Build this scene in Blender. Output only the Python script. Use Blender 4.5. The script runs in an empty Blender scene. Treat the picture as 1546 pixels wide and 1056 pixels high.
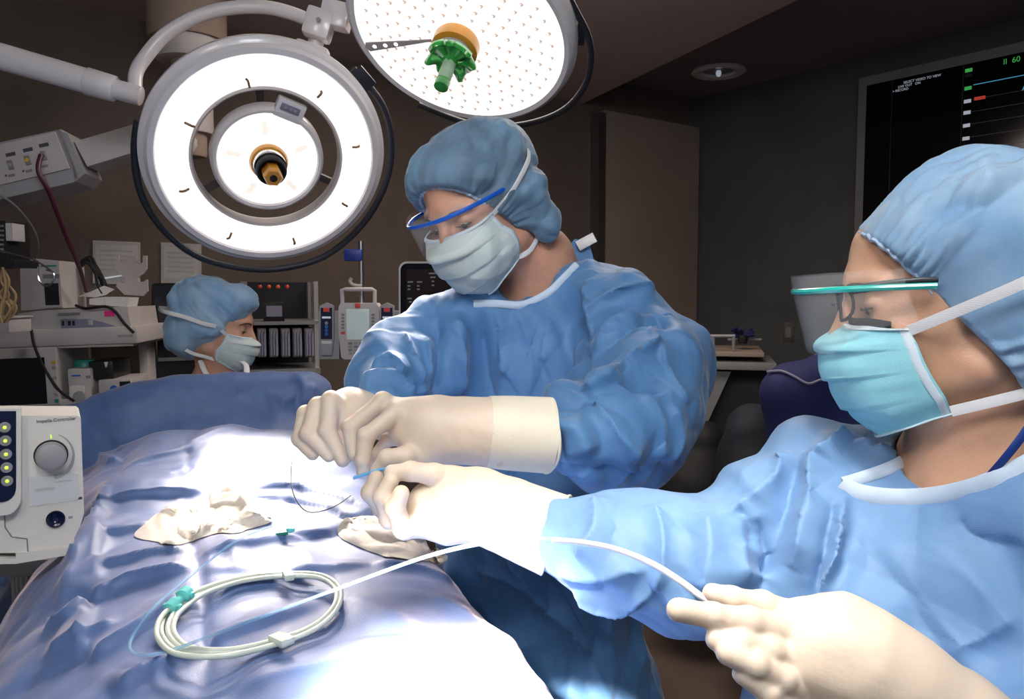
import bpy, bmesh, math, random
import numpy as np
import openvdb
from mathutils import Vector, Matrix
random.seed(4)
C = bpy.context.scene.collection
pi = math.pi
V3 = lambda *a: np.array(a, dtype=float)
def unit(v):
    v = np.asarray(v, float); return v / (np.linalg.norm(v) + 1e-12)

# ------------------------------------------------------------------ camera
FPX, CAMH, HORIZ = 1200.0, 1.45, 440.0
PITCH = math.atan((528 - HORIZ) / FPX)
CAM = V3(0, 0, CAMH)
CF = V3(0, math.cos(PITCH), -math.sin(PITCH)); CU = V3(0, math.sin(PITCH), math.cos(PITCH)); CR = V3(1, 0, 0)
cd = bpy.data.cameras.new('camera'); cam = bpy.data.objects.new('camera', cd); C.objects.link(cam)
cam.location = CAM; cam.rotation_euler = (pi / 2 - PITCH, 0, 0)
cd.sensor_width = 36; cd.lens = 36 * FPX / 1546; cd.clip_start = .02
bpy.context.scene.camera = cam
def P(px, py, d):            # a point seen at pixel px, py, d metres in front of the camera
    return CAM + d * (CF + (px - 773) / FPX * CR + (528 - py) / FPX * CU)
def Pz(px, py, z):           # ... lying on the level z
    v = CF + (px - 773) / FPX * CR + (528 - py) / FPX * CU
    return CAM + v * ((z - CAMH) / v[2])
def Pplane(px, py, o, n):
    v = CF + (px - 773) / FPX * CR + (528 - py) / FPX * CU
    return CAM + v * (np.dot(np.asarray(o) - CAM, n) / np.dot(v, n))

# ------------------------------------------------------------------ light and exposure
w = bpy.data.worlds.new('World'); bpy.context.scene.world = w; w.use_nodes = True
w.node_tree.nodes['Background'].inputs[0].default_value = (.8, .88, 1, 1)
w.node_tree.nodes['Background'].inputs[1].default_value = .10
vs = bpy.context.scene.view_settings
vs.view_transform = 'Standard'; vs.look = 'None'; vs.gamma = 1; vs.use_curve_mapping = False; vs.exposure = 0
def aim(o, to):
    o.rotation_euler = Vector(to - np.array(o.location)).to_track_quat('-Z', 'Y').to_euler()
def area(loc, to, size, power, col=(1, 1, 1), spread=180):
    l = bpy.data.lights.new('added_area_light', 'AREA'); l.shape = 'RECTANGLE'; l.size, l.size_y = size; l.energy = power; l.color = col
    l.spread = math.radians(spread)
    o = bpy.data.objects.new('added_area_light', l); C.objects.link(o); o.location = loc; aim(o, np.asarray(to, float)); return o
def spot(loc, to, power, ang, blend=.6, col=(1, .86, .72), r=.03, name='surgical_beam'):
    l = bpy.data.lights.new(name, 'SPOT'); l.energy = power; l.color = col; l.spot_size = math.radians(ang); l.spot_blend = blend; l.shadow_soft_size = r
    o = bpy.data.objects.new(name, l); C.objects.link(o); o.location = loc; aim(o, np.asarray(to, float)); return o
area((.12, -.1, 2.45), (-.0, 1.15, 1.25), (.45, .35), 15, (.93, .97, 1))     # added key light above and behind the camera, no fixture there
area((-.7, -.25, 2.3), (.35, .75, 1.4), (.35, .35), 8, (1, .95, .9))  # added light from the upper left to brighten the woman's face
area((.5, -1.2, 1.9), (.1, 1.2, 1.3), (.9, .9), 6.5, (.9, .95, 1))  # added weak front fill from behind the camera, no lamp there
area((.2, 2.6, 2.5), (.2, 2.61, 0), (1.2, .8), 27, (1, .88, .78))           # added fill that lifts the dark walls and ceiling, no panel there
spot((-.5, -.1, 2.0), (-.055, .785, 1.06), 3000, 13, 1, (1, .82, .7), .05)
spot((-.05, .42, 2.3), (.10, .70, 1.2), 105, 34, 1, (1, .9, .8), .09)      # third surgical lamp, above the photographer

# ------------------------------------------------------------------ materials
def mat(name, col, rough=.5, metal=0., spec=.5, var=0., vscale=8., bump=0., bscale=400., sheen=0., emit=None, estr=1., trans=0., alpha=1., coat=0., sss=0., col2=None, ior=1.45, shtint=(1, 1, 1), wave=0., wscale=300.):
    m = bpy.data.materials.new(name); m.use_nodes = True
    nt = m.node_tree; b = nt.nodes['Principled BSDF']; I = b.inputs
    c = tuple(col) + (1,)
    I['Base Color'].default_value = c; I['Roughness'].default_value = rough; I['Metallic'].default_value = metal
    I['Specular IOR Level'].default_value = spec; I['IOR'].default_value = ior
    I['Sheen Weight'].default_value = sheen; I['Sheen Tint'].default_value = tuple(shtint) + (1,); I['Sheen Roughness'].default_value = .4
    I['Coat Weight'].default_value = coat; I['Coat Roughness'].default_value = .1
    I['Transmission Weight'].default_value = trans; I['Alpha'].default_value = alpha
    if sss:
        I['Subsurface Weight'].default_value = sss; I['Subsurface Radius'].default_value = (1, .35, .2); I['Subsurface Scale'].default_value = .008
    if emit is not None:
        I['Emission Color'].default_value = tuple(emit) + (1,); I['Emission Strength'].default_value = estr
    tc = nt.nodes.new('ShaderNodeTexCoord')
    if var or col2:
        n = nt.nodes.new('ShaderNodeTexNoise'); n.inputs['Scale'].default_value = vscale; n.inputs['Detail'].default_value = 5
        nt.links.new(tc.outputs['Object'], n.inputs['Vector'])
        r = nt.nodes.new('ShaderNodeValToRGB'); r.color_ramp.elements[0].position = .35; r.color_ramp.elements[1].position = .65
        if col2: a_, b_ = col, col2
        else: a_, b_ = [x * (1 - var) for x in col], [min(1, x * (1 + var)) for x in col]
        r.color_ramp.elements[0].color = tuple(a_) + (1,); r.color_ramp.elements[1].color = tuple(b_) + (1,)
        nt.links.new(n.outputs['Fac'], r.inputs['Fac']); nt.links.new(r.outputs['Color'], I['Base Color'])
    h = None
    if bump:
        n = nt.nodes.new('ShaderNodeTexNoise'); n.inputs['Scale'].default_value = bscale; n.inputs['Detail'].default_value = 3
        nt.links.new(tc.outputs['Object'], n.inputs['Vector'])
        bp = nt.nodes.new('ShaderNodeBump'); bp.inputs['Strength'].default_value = bump; bp.inputs['Distance'].default_value = .001
        nt.links.new(n.outputs['Fac'], bp.inputs['Height']); h = bp
    if wave:
        wv = nt.nodes.new('ShaderNodeTexWave'); wv.inputs['Scale'].default_value = wscale; wv.bands_direction = 'DIAGONAL'
        wv.inputs['Distortion'].default_value = 2
        nt.links.new(tc.outputs['Object'], wv.inputs['Vector'])
        b2 = nt.nodes.new('ShaderNodeBump'); b2.inputs['Strength'].default_value = wave; b2.inputs['Distance'].default_value = .001
        nt.links.new(wv.outputs['Fac'], b2.inputs['Height'])
        if h: nt.links.new(h.outputs['Normal'], b2.inputs['Normal'])
        h = b2
    if h: nt.links.new(h.outputs['Normal'], I['Normal'])
    return m
M = {}
def mk(k, *a, **kw): M[k] = mat(k, *a, **kw)
mk('wall_taupe', (.115, .088, .074), .85, var=.1, vscale=3, bump=.2, bscale=120)
mk('wall_grey', (.088, .09, .092), .85, var=.1, vscale=3, bump=.2, bscale=120)
mk('wall_beige', (.30, .225, .18), .8, var=.06, vscale=3)
mk('ceiling_paint', (.5, .40, .385), .9, var=.06, vscale=2)
mk('ceiling_dark', (.22, .19, .19), .9, var=.06, vscale=2)
mk('floor_vinyl', (.14, .1, .08), .35, var=.12, vscale=5)
mk('white_enamel', (.72, .68, .69), .28, spec=.5, coat=.3, var=.02, vscale=20)
mk('old_white', (.46, .42, .41), .45, var=.05, vscale=12)
mk('cream_plastic', (.66, .63, .58), .38, var=.03, vscale=20, bump=.05, bscale=900)
mk('grey_plastic', (.3, .29, .3), .45, var=.05)
mk('mid_grey', (.2, .2, .2), .5, var=.05)
mk('purple_grey', (.2, .2, .28), .45, var=.05)
mk('dark_rubber', (.022, .025, .035), .45, var=.1)
mk('black_plastic', (.012, .012, .014), .35, var=.1)
mk('matte_black', (.006, .006, .007), .7, var=.1)
mk('navy_panel', (.006, .01, .04), .25, var=.05)
mk('navy_cloth', (.007, .011, .075), .8, var=.15, bump=.3)
mk('chrome', (.75, .75, .76), .12, metal=1, var=.02)
mk('steel', (.45, .44, .43), .3, metal=1, var=.05)
mk('lamp_lens', (.9, .85, .8), .3, emit=(1, .95, .91), estr=1.12, var=.01)
mk('lamp_lens_inner', (.9, .85, .8), .3, emit=(1, .94, .87), estr=1.15, var=.01)
mk('led_dim', (.4, .3, .24), .4, emit=(1, .8, .68), estr=.5, var=.02)
mk('lens_seam', (.6, .5, .42), .4, emit=(1, .9, .8), estr=.8, var=.02)
mk('led_bead', (.9, .85, .8), .2, emit=(1, .93, .88), estr=2.0, var=.01)
mk('warm_clip', (.25, .14, .07), .35, var=.2)
mk('lamp_core', (.055, .045, .042), .5, var=.1)
mk('amber_plastic', (.62, .26, .02), .3, var=.1, coat=.4)
mk('amber_dark', (.35, .13, .01), .35, var=.1)
mk('green_film', (.03, .42, .05), .25, var=.25, vscale=30, coat=.5, trans=.25)
mk('green_pale', (.5, .72, .5), .3, var=.1, trans=.2)
mk('drape_blue', (.082, .150, .335), .5, spec=.6, var=.09, vscale=30, bump=.35, bscale=700, sheen=.5, shtint=(1, .84, .86))
mk('drape_deep', (.03, .1, .30), .6, var=.25, vscale=40, bump=.35, bscale=700, sheen=.2)
mk('gown_blue', (.085, .215, .43), .55, var=.04, vscale=14, bump=.3, bscale=900, sheen=.25)
mk('gown_bright', (.155, .30, .53), .55, var=.04, vscale=14, wave=.12, wscale=420, bump=.15, bscale=900, sheen=.2)
mk('gown_trim', (.55, .66, .78), .6, var=.04, vscale=50, bump=.3, bscale=900)
mk('cap_blue', (.10, .165, .235), .6, col2=(.15, .27, .40), vscale=16, bump=.3, bscale=900, sheen=.4)
mk('cap_pale', (.19, .35, .55), .7, col2=(.33, .48, .63), vscale=14, bump=.3, bscale=900, sheen=.4)
mk('cap_edge', (.4, .52, .68), .7, var=.1)
mk('mask_white', (.62, .70, .68), .75, var=.03, vscale=30, bump=.3, bscale=900)
mk('mask_teal', (.30, .66, .74), .75, var=.04, vscale=30, bump=.3, bscale=900)
mk('mask_binding', (.66, .76, .82), .75, var=.03, wave=.2, wscale=500)
mk('mask_tie', (.78, .77, .76), .75, var=.03, wave=.2, wscale=500)
mk('foam_black', (.008, .008, .01), .9, var=.1)
mk('latex_glove', (.72, .60, .48), .5, var=.03, vscale=25, bump=.25, bscale=260, sss=.25)
mk('glove_cuff', (.78, .72, .58), .48, var=.03, vscale=25, bump=.2, bscale=200, sss=.2)
mk('cuff_knit', (.55, .57, .54), .6, var=.03)
mk('skin_fair', (.60, .32, .22), .5, var=.07, vscale=30, bump=.35, bscale=500, sss=.35)
mk('skin_tan', (.66, .38, .245), .48, var=.07, vscale=30, bump=.35, bscale=500, sss=.35)
mk('lip', (.4, .12, .1), .4, var=.1)
mk('hair_brown', (.05, .025, .012), .7, var=.3, vscale=60)
mk('eye_white', (.7, .66, .62), .2, var=.02)
mk('iris_brown', (.05, .025, .015), .15, var=.2)
mk('frame_blue', (.01, .12, .62), .25, var=.05, coat=.5)
mk('frame_teal', (.02, .42, .36), .25, var=.05, coat=.5)
mk('clear_film', (.95, .97, 1), .06, alpha=.10, spec=.8, var=.01)
mk('clear_sleeve', (.8, .82, .84), .1, alpha=.3, spec=.8, var=.02)
mk('gauze', (.74, .68, .60), .9, var=.05, vscale=60, bump=.7, bscale=600, wave=.4, wscale=500)
mk('tube_cream', (.62, .68, .58), .3, var=.04, coat=.4)
mk('tube_white', (.85, .86, .84), .3, var=.02, coat=.4)
mk('tube_blue', (.3, .55, .8), .3, alpha=.4, var=.04)
mk('guide_blue', (.2, .5, .8), .3, var=.04)
mk('clip_teal', (.15, .62, .58), .3, var=.05, coat=.4)
mk('clip_green', (.01, .2, .12), .35, var=.1)
mk('wire_dark', (.02, .02, .03), .3, metal=.6, var=.1)
mk('screen_off', (.004, .004, .006), .12, var=.05)
mk('screen_brown', (.02, .012, .01), .15, var=.05)
mk('screen_green', (.02, .3, .03), .4, emit=(.08, .5, .08), estr=.5, var=.02)
mk('led_green', (.2, .6, .05), .3, emit=(.6, 1, .05), estr=1.6, var=.02)
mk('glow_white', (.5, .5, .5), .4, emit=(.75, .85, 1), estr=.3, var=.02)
mk('glow_blue', (.05, .3, .5), .4, emit=(.1, .5, .8), estr=.45, var=.02)
mk('glow_green', (.05, .4, .1), .4, emit=(.08, .6, .12), estr=.4, var=.02)
mk('glow_red', (.4, .02, .02), .4, emit=(.9, .08, .06), estr=.35, var=.02)
mk('screen_dark', (.01, .01, .014), .2, emit=(.3, .3, .5), estr=.012, var=.02)
mk('pump_screen', (.5, .58, .56), .08, var=.06, vscale=9, coat=.6, emit=(.6, .75, .75), estr=.12)
mk('paper', (.62, .6, .58), .7, var=.03)
mk('pink_note', (.75, .03, .22), .6, var=.03)
mk('red_plastic', (.62, .06, .05), .35, var=.05)
mk('orange_plastic', (.65, .12, .03), .4, var=.05)
mk('yellow_plastic', (.7, .4, .03), .4, var=.05)
mk('teal_plastic', (.02, .2, .17), .4, var=.05)
mk('blue_plastic', (.01, .03, .25), .4, var=.05)
mk('label_blue', (.02, .12, .45), .4, var=.05)
mk('ink', (.05, .05, .07), .6, var=.02)
mk('ink_navy', (.01, .02, .12), .6, var=.02)
mk('hose_plum', (.07, .012, .03), .35, var=.1)
mk('cable_tan', (.38, .25, .12), .45, var=.1)
mk('bag_dark', (.01, .012, .02), .8, var=.2, bump=.4, bscale=90)
mk('trouser_blue', (.02, .06, .16), .8, var=.06)
mk('shoe_grey', (.1, .1, .12), .6, var=.06)
mk('lanyard', (.01, .04, .22), .5, var=.05)

# ------------------------------------------------------------------ object helpers
def tag(o, label=None, cat=None, group=None, kind=None):
    if label: o['label'] = label
    if cat: o['category'] = cat
    if group: o['group'] = group
    if kind: o['kind'] = kind
    return o
def thing(name, loc, label, cat, group=None):
    o = bpy.data.objects.new(name, None); C.objects.link(o); o.location = tuple(map(float, loc)); o.empty_display_size = .05
    return tag(o, label, cat, group)
def wloc(o):
    v = np.zeros(3)
    while o is not None: v = v + np.array(o.location); o = o.parent
    return v
def mesh_obj(name, verts, faces, m, parent=None, smooth=True, origin=None, label=None):
    verts = np.asarray(verts, dtype=float)
    org = wloc(parent) if parent is not None else (verts.mean(0) if origin is None else np.asarray(origin, float))
    me = bpy.data.meshes.new(name)
    v = verts - org
    if isinstance(faces, np.ndarray):
        nf, k = faces.shape
        me.vertices.add(len(v)); me.vertices.foreach_set('co', v.astype(np.float32).ravel())
        me.loops.add(nf * k); me.loops.foreach_set('vertex_index', faces.astype(np.int32).ravel())
        me.polygons.add(nf); me.polygons.foreach_set('loop_start', (np.arange(nf) * k).astype(np.int32))
        me.update(calc_edges=True); me.validate()
    else:
        me.from_pydata(v.tolist(), [], faces); me.update()
    if smooth: me.polygons.foreach_set('use_smooth', [True] * len(me.polygons))
    me.materials.append(M[m] if isinstance(m, str) else m)
    o = bpy.data.objects.new(name, me); C.objects.link(o)
    if parent is not None: o.parent = parent
    else: o.location = tuple(org)
    if label: o['label'] = label
    return o

class MB:                       # collects shapes, builds them as one mesh
    def __init__(s, frame=None):
        s.v = []; s.f = []; s.n = 0
        s.o, s.R = (np.zeros(3), np.eye(3)) if frame is None else frame     # R rows: local axes in the world
    def add(s, v, f):
        v = np.asarray(v, float) @ s.R + s.o
        s.v.append(v); s.f += [tuple(i + s.n for i in q) for q in f]; s.n += len(v); return s
    def box(s, c, d, bev=0, rot=None):
        bm = bmesh.new(); bmesh.ops.create_cube(bm, size=1)
        for v in bm.verts: v.co = Vector((v.co.x * d[0], v.co.y * d[1], v.co.z * d[2]))
        if bev: bmesh.ops.bevel(bm, geom=bm.edges[:] + bm.verts[:], offset=bev, segments=2, affect='EDGES', profile=.6)
        bm.verts.index_update(); v = np.array([x.co[:] for x in bm.verts]); f = [[x.index for x in q.verts] for q in bm.faces]; bm.free()
        if rot is not None: v = v @ np.asarray(rot)
        return s.add(v + np.asarray(c, float), f)
    def lathe(s, prof, o=(0, 0, 0), ax=(0, 0, 1), n=32, caps=True):
        ax = unit(ax); a = unit(np.cross(ax, (0, 1, 0) if abs(ax[1]) < .9 else (1, 0, 0))); b = np.cross(ax, a)
        t = np.arange(n) * 2 * pi / n; v = []
        for r, z in prof: v.append(np.asarray(o) + ax * z + r * (np.cos(t)[:, None] * a + np.sin(t)[:, None] * b))
        f = [(i * n + j, i * n + (j + 1) % n, (i + 1) * n + (j + 1) % n, (i + 1) * n + j) for i in range(len(prof) - 1) for j in range(n)]
        if caps: f += [tuple(range(n))[::-1], tuple(range((len(prof) - 1) * n, len(prof) * n))]
        return s.add(np.concatenate(v), f)
    def tube(s, pts, r, n=8, sub=6, closed=False, flat=1., up=None):
        pts = np.asarray(pts, float); rr = np.full(len(pts), r) if np.isscalar(r) else np.asarray(r, float)
        if sub > 1: pts, rr = smooth_path(pts, rr, sub, closed)
        m = len(pts)
        T = np.roll(pts, -1, 0) - np.roll(pts, 1, 0)
        if not closed: T[0] = pts[1] - pts[0]; T[-1] = pts[-1] - pts[-2]
        T = T / (np.linalg.norm(T, axis=1)[:, None] + 1e-12)
        u = np.asarray(up, float) if up is not None else (V3(0, 0, 1) if abs(T[0][2]) < .9 else V3(1, 0, 0)); v = []
        t = np.arange(n) * 2 * pi / n
        for i in range(m):
            a = u - T[i] * np.dot(u, T[i]); a = unit(a); b = np.cross(T[i], a)
            if up is None: u = a
            v.append(pts[i] + rr[i] * (np.cos(t)[:, None] * a * flat + np.sin(t)[:, None] * b))
        k = m if closed else m - 1
        f = [(i * n + j, i * n + (j + 1) % n, ((i + 1) % m) * n + (j + 1) % n, ((i + 1) % m) * n + j) for i in range(k) for j in range(n)]
        if not closed: f += [tuple(range(n))[::-1], tuple(range((m - 1) * n, m * n))]
        return s.add(np.concatenate(v), f)
    def prism(s, poly, h, o=(0, 0, 0), X=(1, 0, 0), Y=(0, 1, 0)):      # outline in the X,Y plane, thickness h along X x Y
        X, Y, o = map(lambda q: np.asarray(q, float), (X, Y, o)); N = np.cross(X, Y); n = len(poly)
        a = np.array([o + p[0] * X + p[1] * Y for p in poly])
        f = [tuple(range(n))[::-1], tuple(range(n, 2 * n))] + [(i, (i + 1) % n, n + (i + 1) % n, n + i) for i in range(n)]
        return s.add(np.concatenate([a, a + N * h]), f)
    def ball(s, c, r, n=12, R=None):
        bm = bmesh.new(); bmesh.ops.create_uvsphere(bm, u_segments=n * 2, v_segments=n, radius=1)
        bm.verts.index_update(); v = np.array([x.co[:] for x in bm.verts]) * np.asarray(r); f = [[x.index for x in q.verts] for q in bm.faces]; bm.free()
        if R is not None: v = v @ R
        return s.add(v + np.asarray(c, float), f)
    def build(s, name, m, parent=None, smooth=True, label=None, angle=None):
        o = mesh_obj(name, np.concatenate(s.v), s.f, m, parent, False, label=label)
        if smooth: o.data.shade_smooth() if hasattr(o.data, 'shade_smooth') else None; sharp(o, angle or 40)
        return o
def sharp(o, deg):
    me = o.data
    me.polygons.foreach_set('use_smooth', [True] * len(me.polygons))
    try: me.set_sharp_from_angle(angle=math.radians(deg))
    except Exception: pass
def smooth_path(p, r, sub, closed=False):
    n = len(p); out = []; ro = []
    for i in range(n if closed else n - 1):
        g = lambda k: p[k % n] if closed else p[min(max(k, 0), n - 1)]
        a, b, c, d = g(i - 1), g(i), g(i + 1), g(i + 2)
        r0, r1 = r[i], r[(i + 1) % n]
        for j in range(sub):
            t = j / sub
            out.append(.5 * ((2 * b) + (c - a) * t + (2 * a - 5 * b + 4 * c - d) * t * t + (-a + 3 * b - 3 * c + d) * t ** 3)); ro.append(r0 + (r1 - r0) * t)
    if not closed: out.append(p[-1]); ro.append(r[-1])
    return np.array(out), np.array(ro)
def face_frame(o, X, Y):        # frame with rows X (right), Y (up), N toward the viewer
    X = unit(X); N = unit(np.cross(X, Y)); Y = np.cross(N, X); return (np.asarray(o, float), np.array([X, Y, N]))
def text_obj(s, fr, pos, size, m, parent, name='lettering', depth=.0004, align='LEFT', label=None):
    cu = bpy.data.curves.new(name, 'FONT'); cu.body = s; cu.size = size; cu.extrude = depth; cu.align_x = align
    t = bpy.data.objects.new('tmp', cu); C.objects.link(t)
    dg = bpy.context.evaluated_depsgraph_get(); me = bpy.data.meshes.new_from_object(t.evaluated_get(dg))
    v = np.array([x.co[:] for x in me.vertices]); f = [tuple(q.vertices) for q in me.polygons]
    bpy.data.objects.remove(t); bpy.data.curves.remove(cu); bpy.data.meshes.remove(me)
    return MB(fr).add(v + np.array([pos[0], pos[1], pos[2] if len(pos) > 2 else 0]), f).build(name, m, parent, smooth=False, label=label)

# ------------------------------------------------------------------ noise, folds
def _h(ix, iy, iz, s):
    n = (ix * 73856093) ^ (iy * 19349663) ^ (iz * 83492791) ^ (s * 2654435761 & 0x7fffffff)
    n = (n ^ (n >> 13)) * 1274126177 & 0xffffffff; n = n ^ (n >> 16)
    return (n & 0xffff) / 32767.5 - 1
def vn(p, s=0):                 # smooth value noise in -1..1
    i = np.floor(p).astype(np.int64); f = p - i; f = f * f * (3 - 2 * f); out = 0
    for a in (0, 1):
        wx = f[:, 0] if a else 1 - f[:, 0]
        for b in (0, 1):
            wy = f[:, 1] if b else 1 - f[:, 1]
            for c in (0, 1):
                wz = f[:, 2] if c else 1 - f[:, 2]
                out = out + wx * wy * wz * _h(i[:, 0] + a, i[:, 1] + b, i[:, 2] + c, s)
    return out
def tri(x): x = x / (2 * pi); return np.abs((x - np.floor(x)) * 2 - 1) * 2 - 1
def crumple(p, lam, seed=0, n=6, axis=None, stretch=1.):      # faceted paper-like folds, about -1..1
    p = np.asarray(p)
    if axis is not None:
        ax = unit(axis); p = p + (1 / stretch - 1) * (p @ ax)[:, None] * ax
    rs = np.random.RandomState(seed); out = 0
    wp = p + np.stack([vn(p / (lam * 1.6), seed + 1), vn(p / (lam * 1.6), seed + 2), vn(p / (lam * 1.6), seed + 3)], 1) * lam * .45
    for k in range(n):
        d = unit(rs.normal(size=3)); l = lam * rs.uniform(.6, 1.9)
        m = np.clip(vn(p / (l * 1.5), seed + 10 + k) * 1.6 + .35, 0, 1)
        out = out + tri(2 * pi * (wp @ d) / l + rs.uniform(0, 6)) * m * (l / lam)
    return out / n ** .5 * .9
def normals(v, f):
    a, b, c, d = v[f[:, 0]], v[f[:, 1]], v[f[:, 2]], v[f[:, 3]]
    n = np.cross(c - a, d - b); N = np.zeros_like(v)
    for k in range(4):
        for j in range(3): N[:, j] += np.bincount(f[:, k], n[:, j], len(v))
    return N / (np.linalg.norm(N, axis=1)[:, None] + 1e-12)
def relax(v, f, it=1, w=.5):
    e = np.concatenate([f[:, [0, 1]], f[:, [1, 2]], f[:, [2, 3]], f[:, [3, 0]]]); e = np.concatenate([e, e[:, ::-1]])
    cnt = np.bincount(e[:, 0], minlength=len(v))[:, None] + 1e-9
    for _ in range(it):
        s = np.stack([np.bincount(e[:, 0], v[e[:, 1], j], len(v)) for j in range(3)], 1); v = v * (1 - w) + s / cnt * w
    return v
def proj(v):
    q = v - CAM; z = q @ CF; return np.stack([773 + FPX * (q @ CR) / z, 528 - FPX * (q @ CU) / z], 1), z
def creases(v, f, specs, N=None):
    """folds drawn on a cloth: specs (pixels of the photo along the fold, height, width on its left, on its right)"""
    if N is None: N = normals(v, f)
    q, z = proj(v); front = np.einsum('ij,ij->i', N, v - CAM) < 0; disp = np.zeros(len(v))
    for pts, amp, w1, w2 in specs:
        hp = []
        for (x, y) in pts:
            d2 = (q[:, 0] - x) ** 2 + (q[:, 1] - y) ** 2; ok = np.where((d2 < 100) & front)[0]
            if len(ok): hp.append(ok[np.argmin(z[ok] * 1. + d2[ok] * .0004)])
        if len(hp) < 2: continue
        hn = N[hp]; hp = v[hp]
        hp, _ = smooth_path(hp, np.zeros(len(hp)), 3)
        hn = unit(hn.mean(0)); lo, hi = hp.min(0) - 4 * max(w1, w2), hp.max(0) + 4 * max(w1, w2)
        idx = np.where(((v > lo) & (v < hi)).all(1) & (N @ hn > -.2))[0]
        if not len(idx): continue
        p = v[idx]; best = np.full(len(p), 9.); bs = np.zeros(len(p)); bt = np.zeros(len(p)); k = len(hp) - 1
        for i in range(k):
            a, b = hp[i], hp[i + 1]; ab = b - a; L = ab @ ab + 1e-12
            t = np.clip((p - a) @ ab / L, 0, 1); off = p - (a + t[:, None] * ab); dd = np.linalg.norm(off, axis=1)
            sd = off @ np.cross(hn, ab); m = dd < best; best[m] = dd[m]; bs[m] = sd[m]; bt[m] = (i + t[m]) / k
        wd = np.where(bs > 0, w1, w2)
        disp[idx] += amp * np.exp(-best / wd) * np.clip(np.minimum(bt, 1 - bt) * 5 + .05, 0, 1)
    return v + N * disp[:, None]

# ------------------------------------------------------------------ distance fields
class SDF:
    def __init__(s, lo, hi, h, fr=None):
        s.lo = np.asarray(lo, float); s.h = h; s.n = np.ceil((np.asarray(hi) - s.lo) / h).astype(int) + 1
        s.f = np.full(s.n, 1., np.float32); s.fr = fr
    def W(s, p): return s.fr[0] + np.asarray(p, float) @ s.fr[1] if s.fr is not None else np.asarray(p, float)
    def sub(s, c, r):
        i0 = np.clip(((c - r - s.lo) / s.h).astype(int), 0, s.n); i1 = np.clip(((c + r - s.lo) / s.h).astype(int) + 2, 0, s.n)
        if (i1 <= i0).any(): return None, None
        g = [np.arange(i0[k], i1[k]) * s.h + s.lo[k] for k in range(3)]
        X, Y, Z = np.meshgrid(*g, indexing='ij'); return tuple(slice(i0[k], i1[k]) for k in range(3)), (X, Y, Z)
    def mix(s, sl, d, k, op):
        f = s.f[sl]; d = d.astype(np.float32)
        if op == 'u':
            if k: h = np.clip(.5 + .5 * (f - d) / k, 0, 1); s.f[sl] = f * (1 - h) + d * h - k * h * (1 - h)
            else: s.f[sl] = np.minimum(f, d)
        else:
            d = -d
            if k: h = np.clip(.5 - .5 * (f - d) / k, 0, 1); s.f[sl] = f * (1 - h) + d * h + k * h * (1 - h)
            else: s.f[sl] = np.maximum(f, d)
    def rc(s, a, b, ra, rb, k=.01, op='u', flat=None, fk=1.):
        a, b = s.W(a), s.W(b); c = (a + b) / 2; R = np.abs(b - a) / 2 + max(ra, rb) * max(1, fk) + k + 3 * s.h
        sl, g = s.sub(c, R)
        if sl is None: return s
        ab = b - a; L = ab @ ab + 1e-12
        q = [g[i] - a[i] for i in range(3)]
        t = np.clip((q[0] * ab[0] + q[1] * ab[1] + q[2] * ab[2]) / L, 0, 1)
        q = [q[i] - t * ab[i] for i in range(3)]
        if flat is not None:
            n = unit(flat); n = n @ s.fr[1] if s.fr is not None else n
            dn = (q[0] * n[0] + q[1] * n[1] + q[2] * n[2]) * (1 / fk - 1); q = [q[i] + dn * n[i] for i in range(3)]
        s.mix(sl, np.sqrt(q[0] ** 2 + q[1] ** 2 + q[2] ** 2) - (ra + (rb - ra) * t), k, op); return s
    def chain(s, pts, rs, k=.01, **kw):
        for i in range(len(pts) - 1): s.rc(pts[i], pts[i + 1], rs[i], rs[i + 1], k, **kw)
        return s
    def ell(s, c, r, k=.01, op='u', R=None):
        c = s.W(c); r = np.asarray(r, float); Q = np.eye(3) if R is None else np.asarray(R)
        if s.fr is not None: Q = Q @ s.fr[1]
        ext = np.sqrt(((Q * r[:, None]) ** 2).sum(0)) + k + 3 * s.h
        sl, g = s.sub(c, ext)
        if sl is None: return s
        q = [g[i] - c[i] for i in range(3)]
        l = [(q[0] * Q[j][0] + q[1] * Q[j][1] + q[2] * Q[j][2]) for j in range(3)]
        k0 = np.sqrt(sum((l[j] / r[j]) ** 2 for j in range(3))); k1 = np.sqrt(sum((l[j] / r[j] ** 2) ** 2 for j in range(3)))
        s.mix(sl, k0 * (k0 - 1) / (k1 + 1e-9), k, op); return s
    def cut(s, o, n, k=.004):      # keep what lies behind the plane (o, n)
        o = s.W(o); n = unit(n); n = n @ s.fr[1] if s.fr is not None else n
        g = [np.arange(s.n[i]) * s.h + s.lo[i] for i in range(3)]
        d = (g[0] - o[0])[:, None, None] * n[0] + (g[1] - o[1])[None, :, None] * n[1] + (g[2] - o[2])[None, None, :] * n[2]
        s.mix((slice(None),) * 3, -d, k, 's'); return s
    def mesh(s, it=1):
        g = openvdb.FloatGrid(background=3 * s.h); g.copyFromArray(np.clip(s.f, -3 * s.h, 3 * s.h).astype(np.float32))
        p, q = g.convertToQuads(isovalue=0.); v = p.astype(float) * s.h + s.lo; q = q[:, ::-1].astype(np.int64)
        if it: v = relax(v, q, it)
        a, b, c, d = (v[q[:, k]] for k in range(4))
        if np.einsum('ij,ij->i', a, np.cross(b, c) + np.cross(c, d)).sum() < 0: q = q[:, ::-1]
        return v, q
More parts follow.
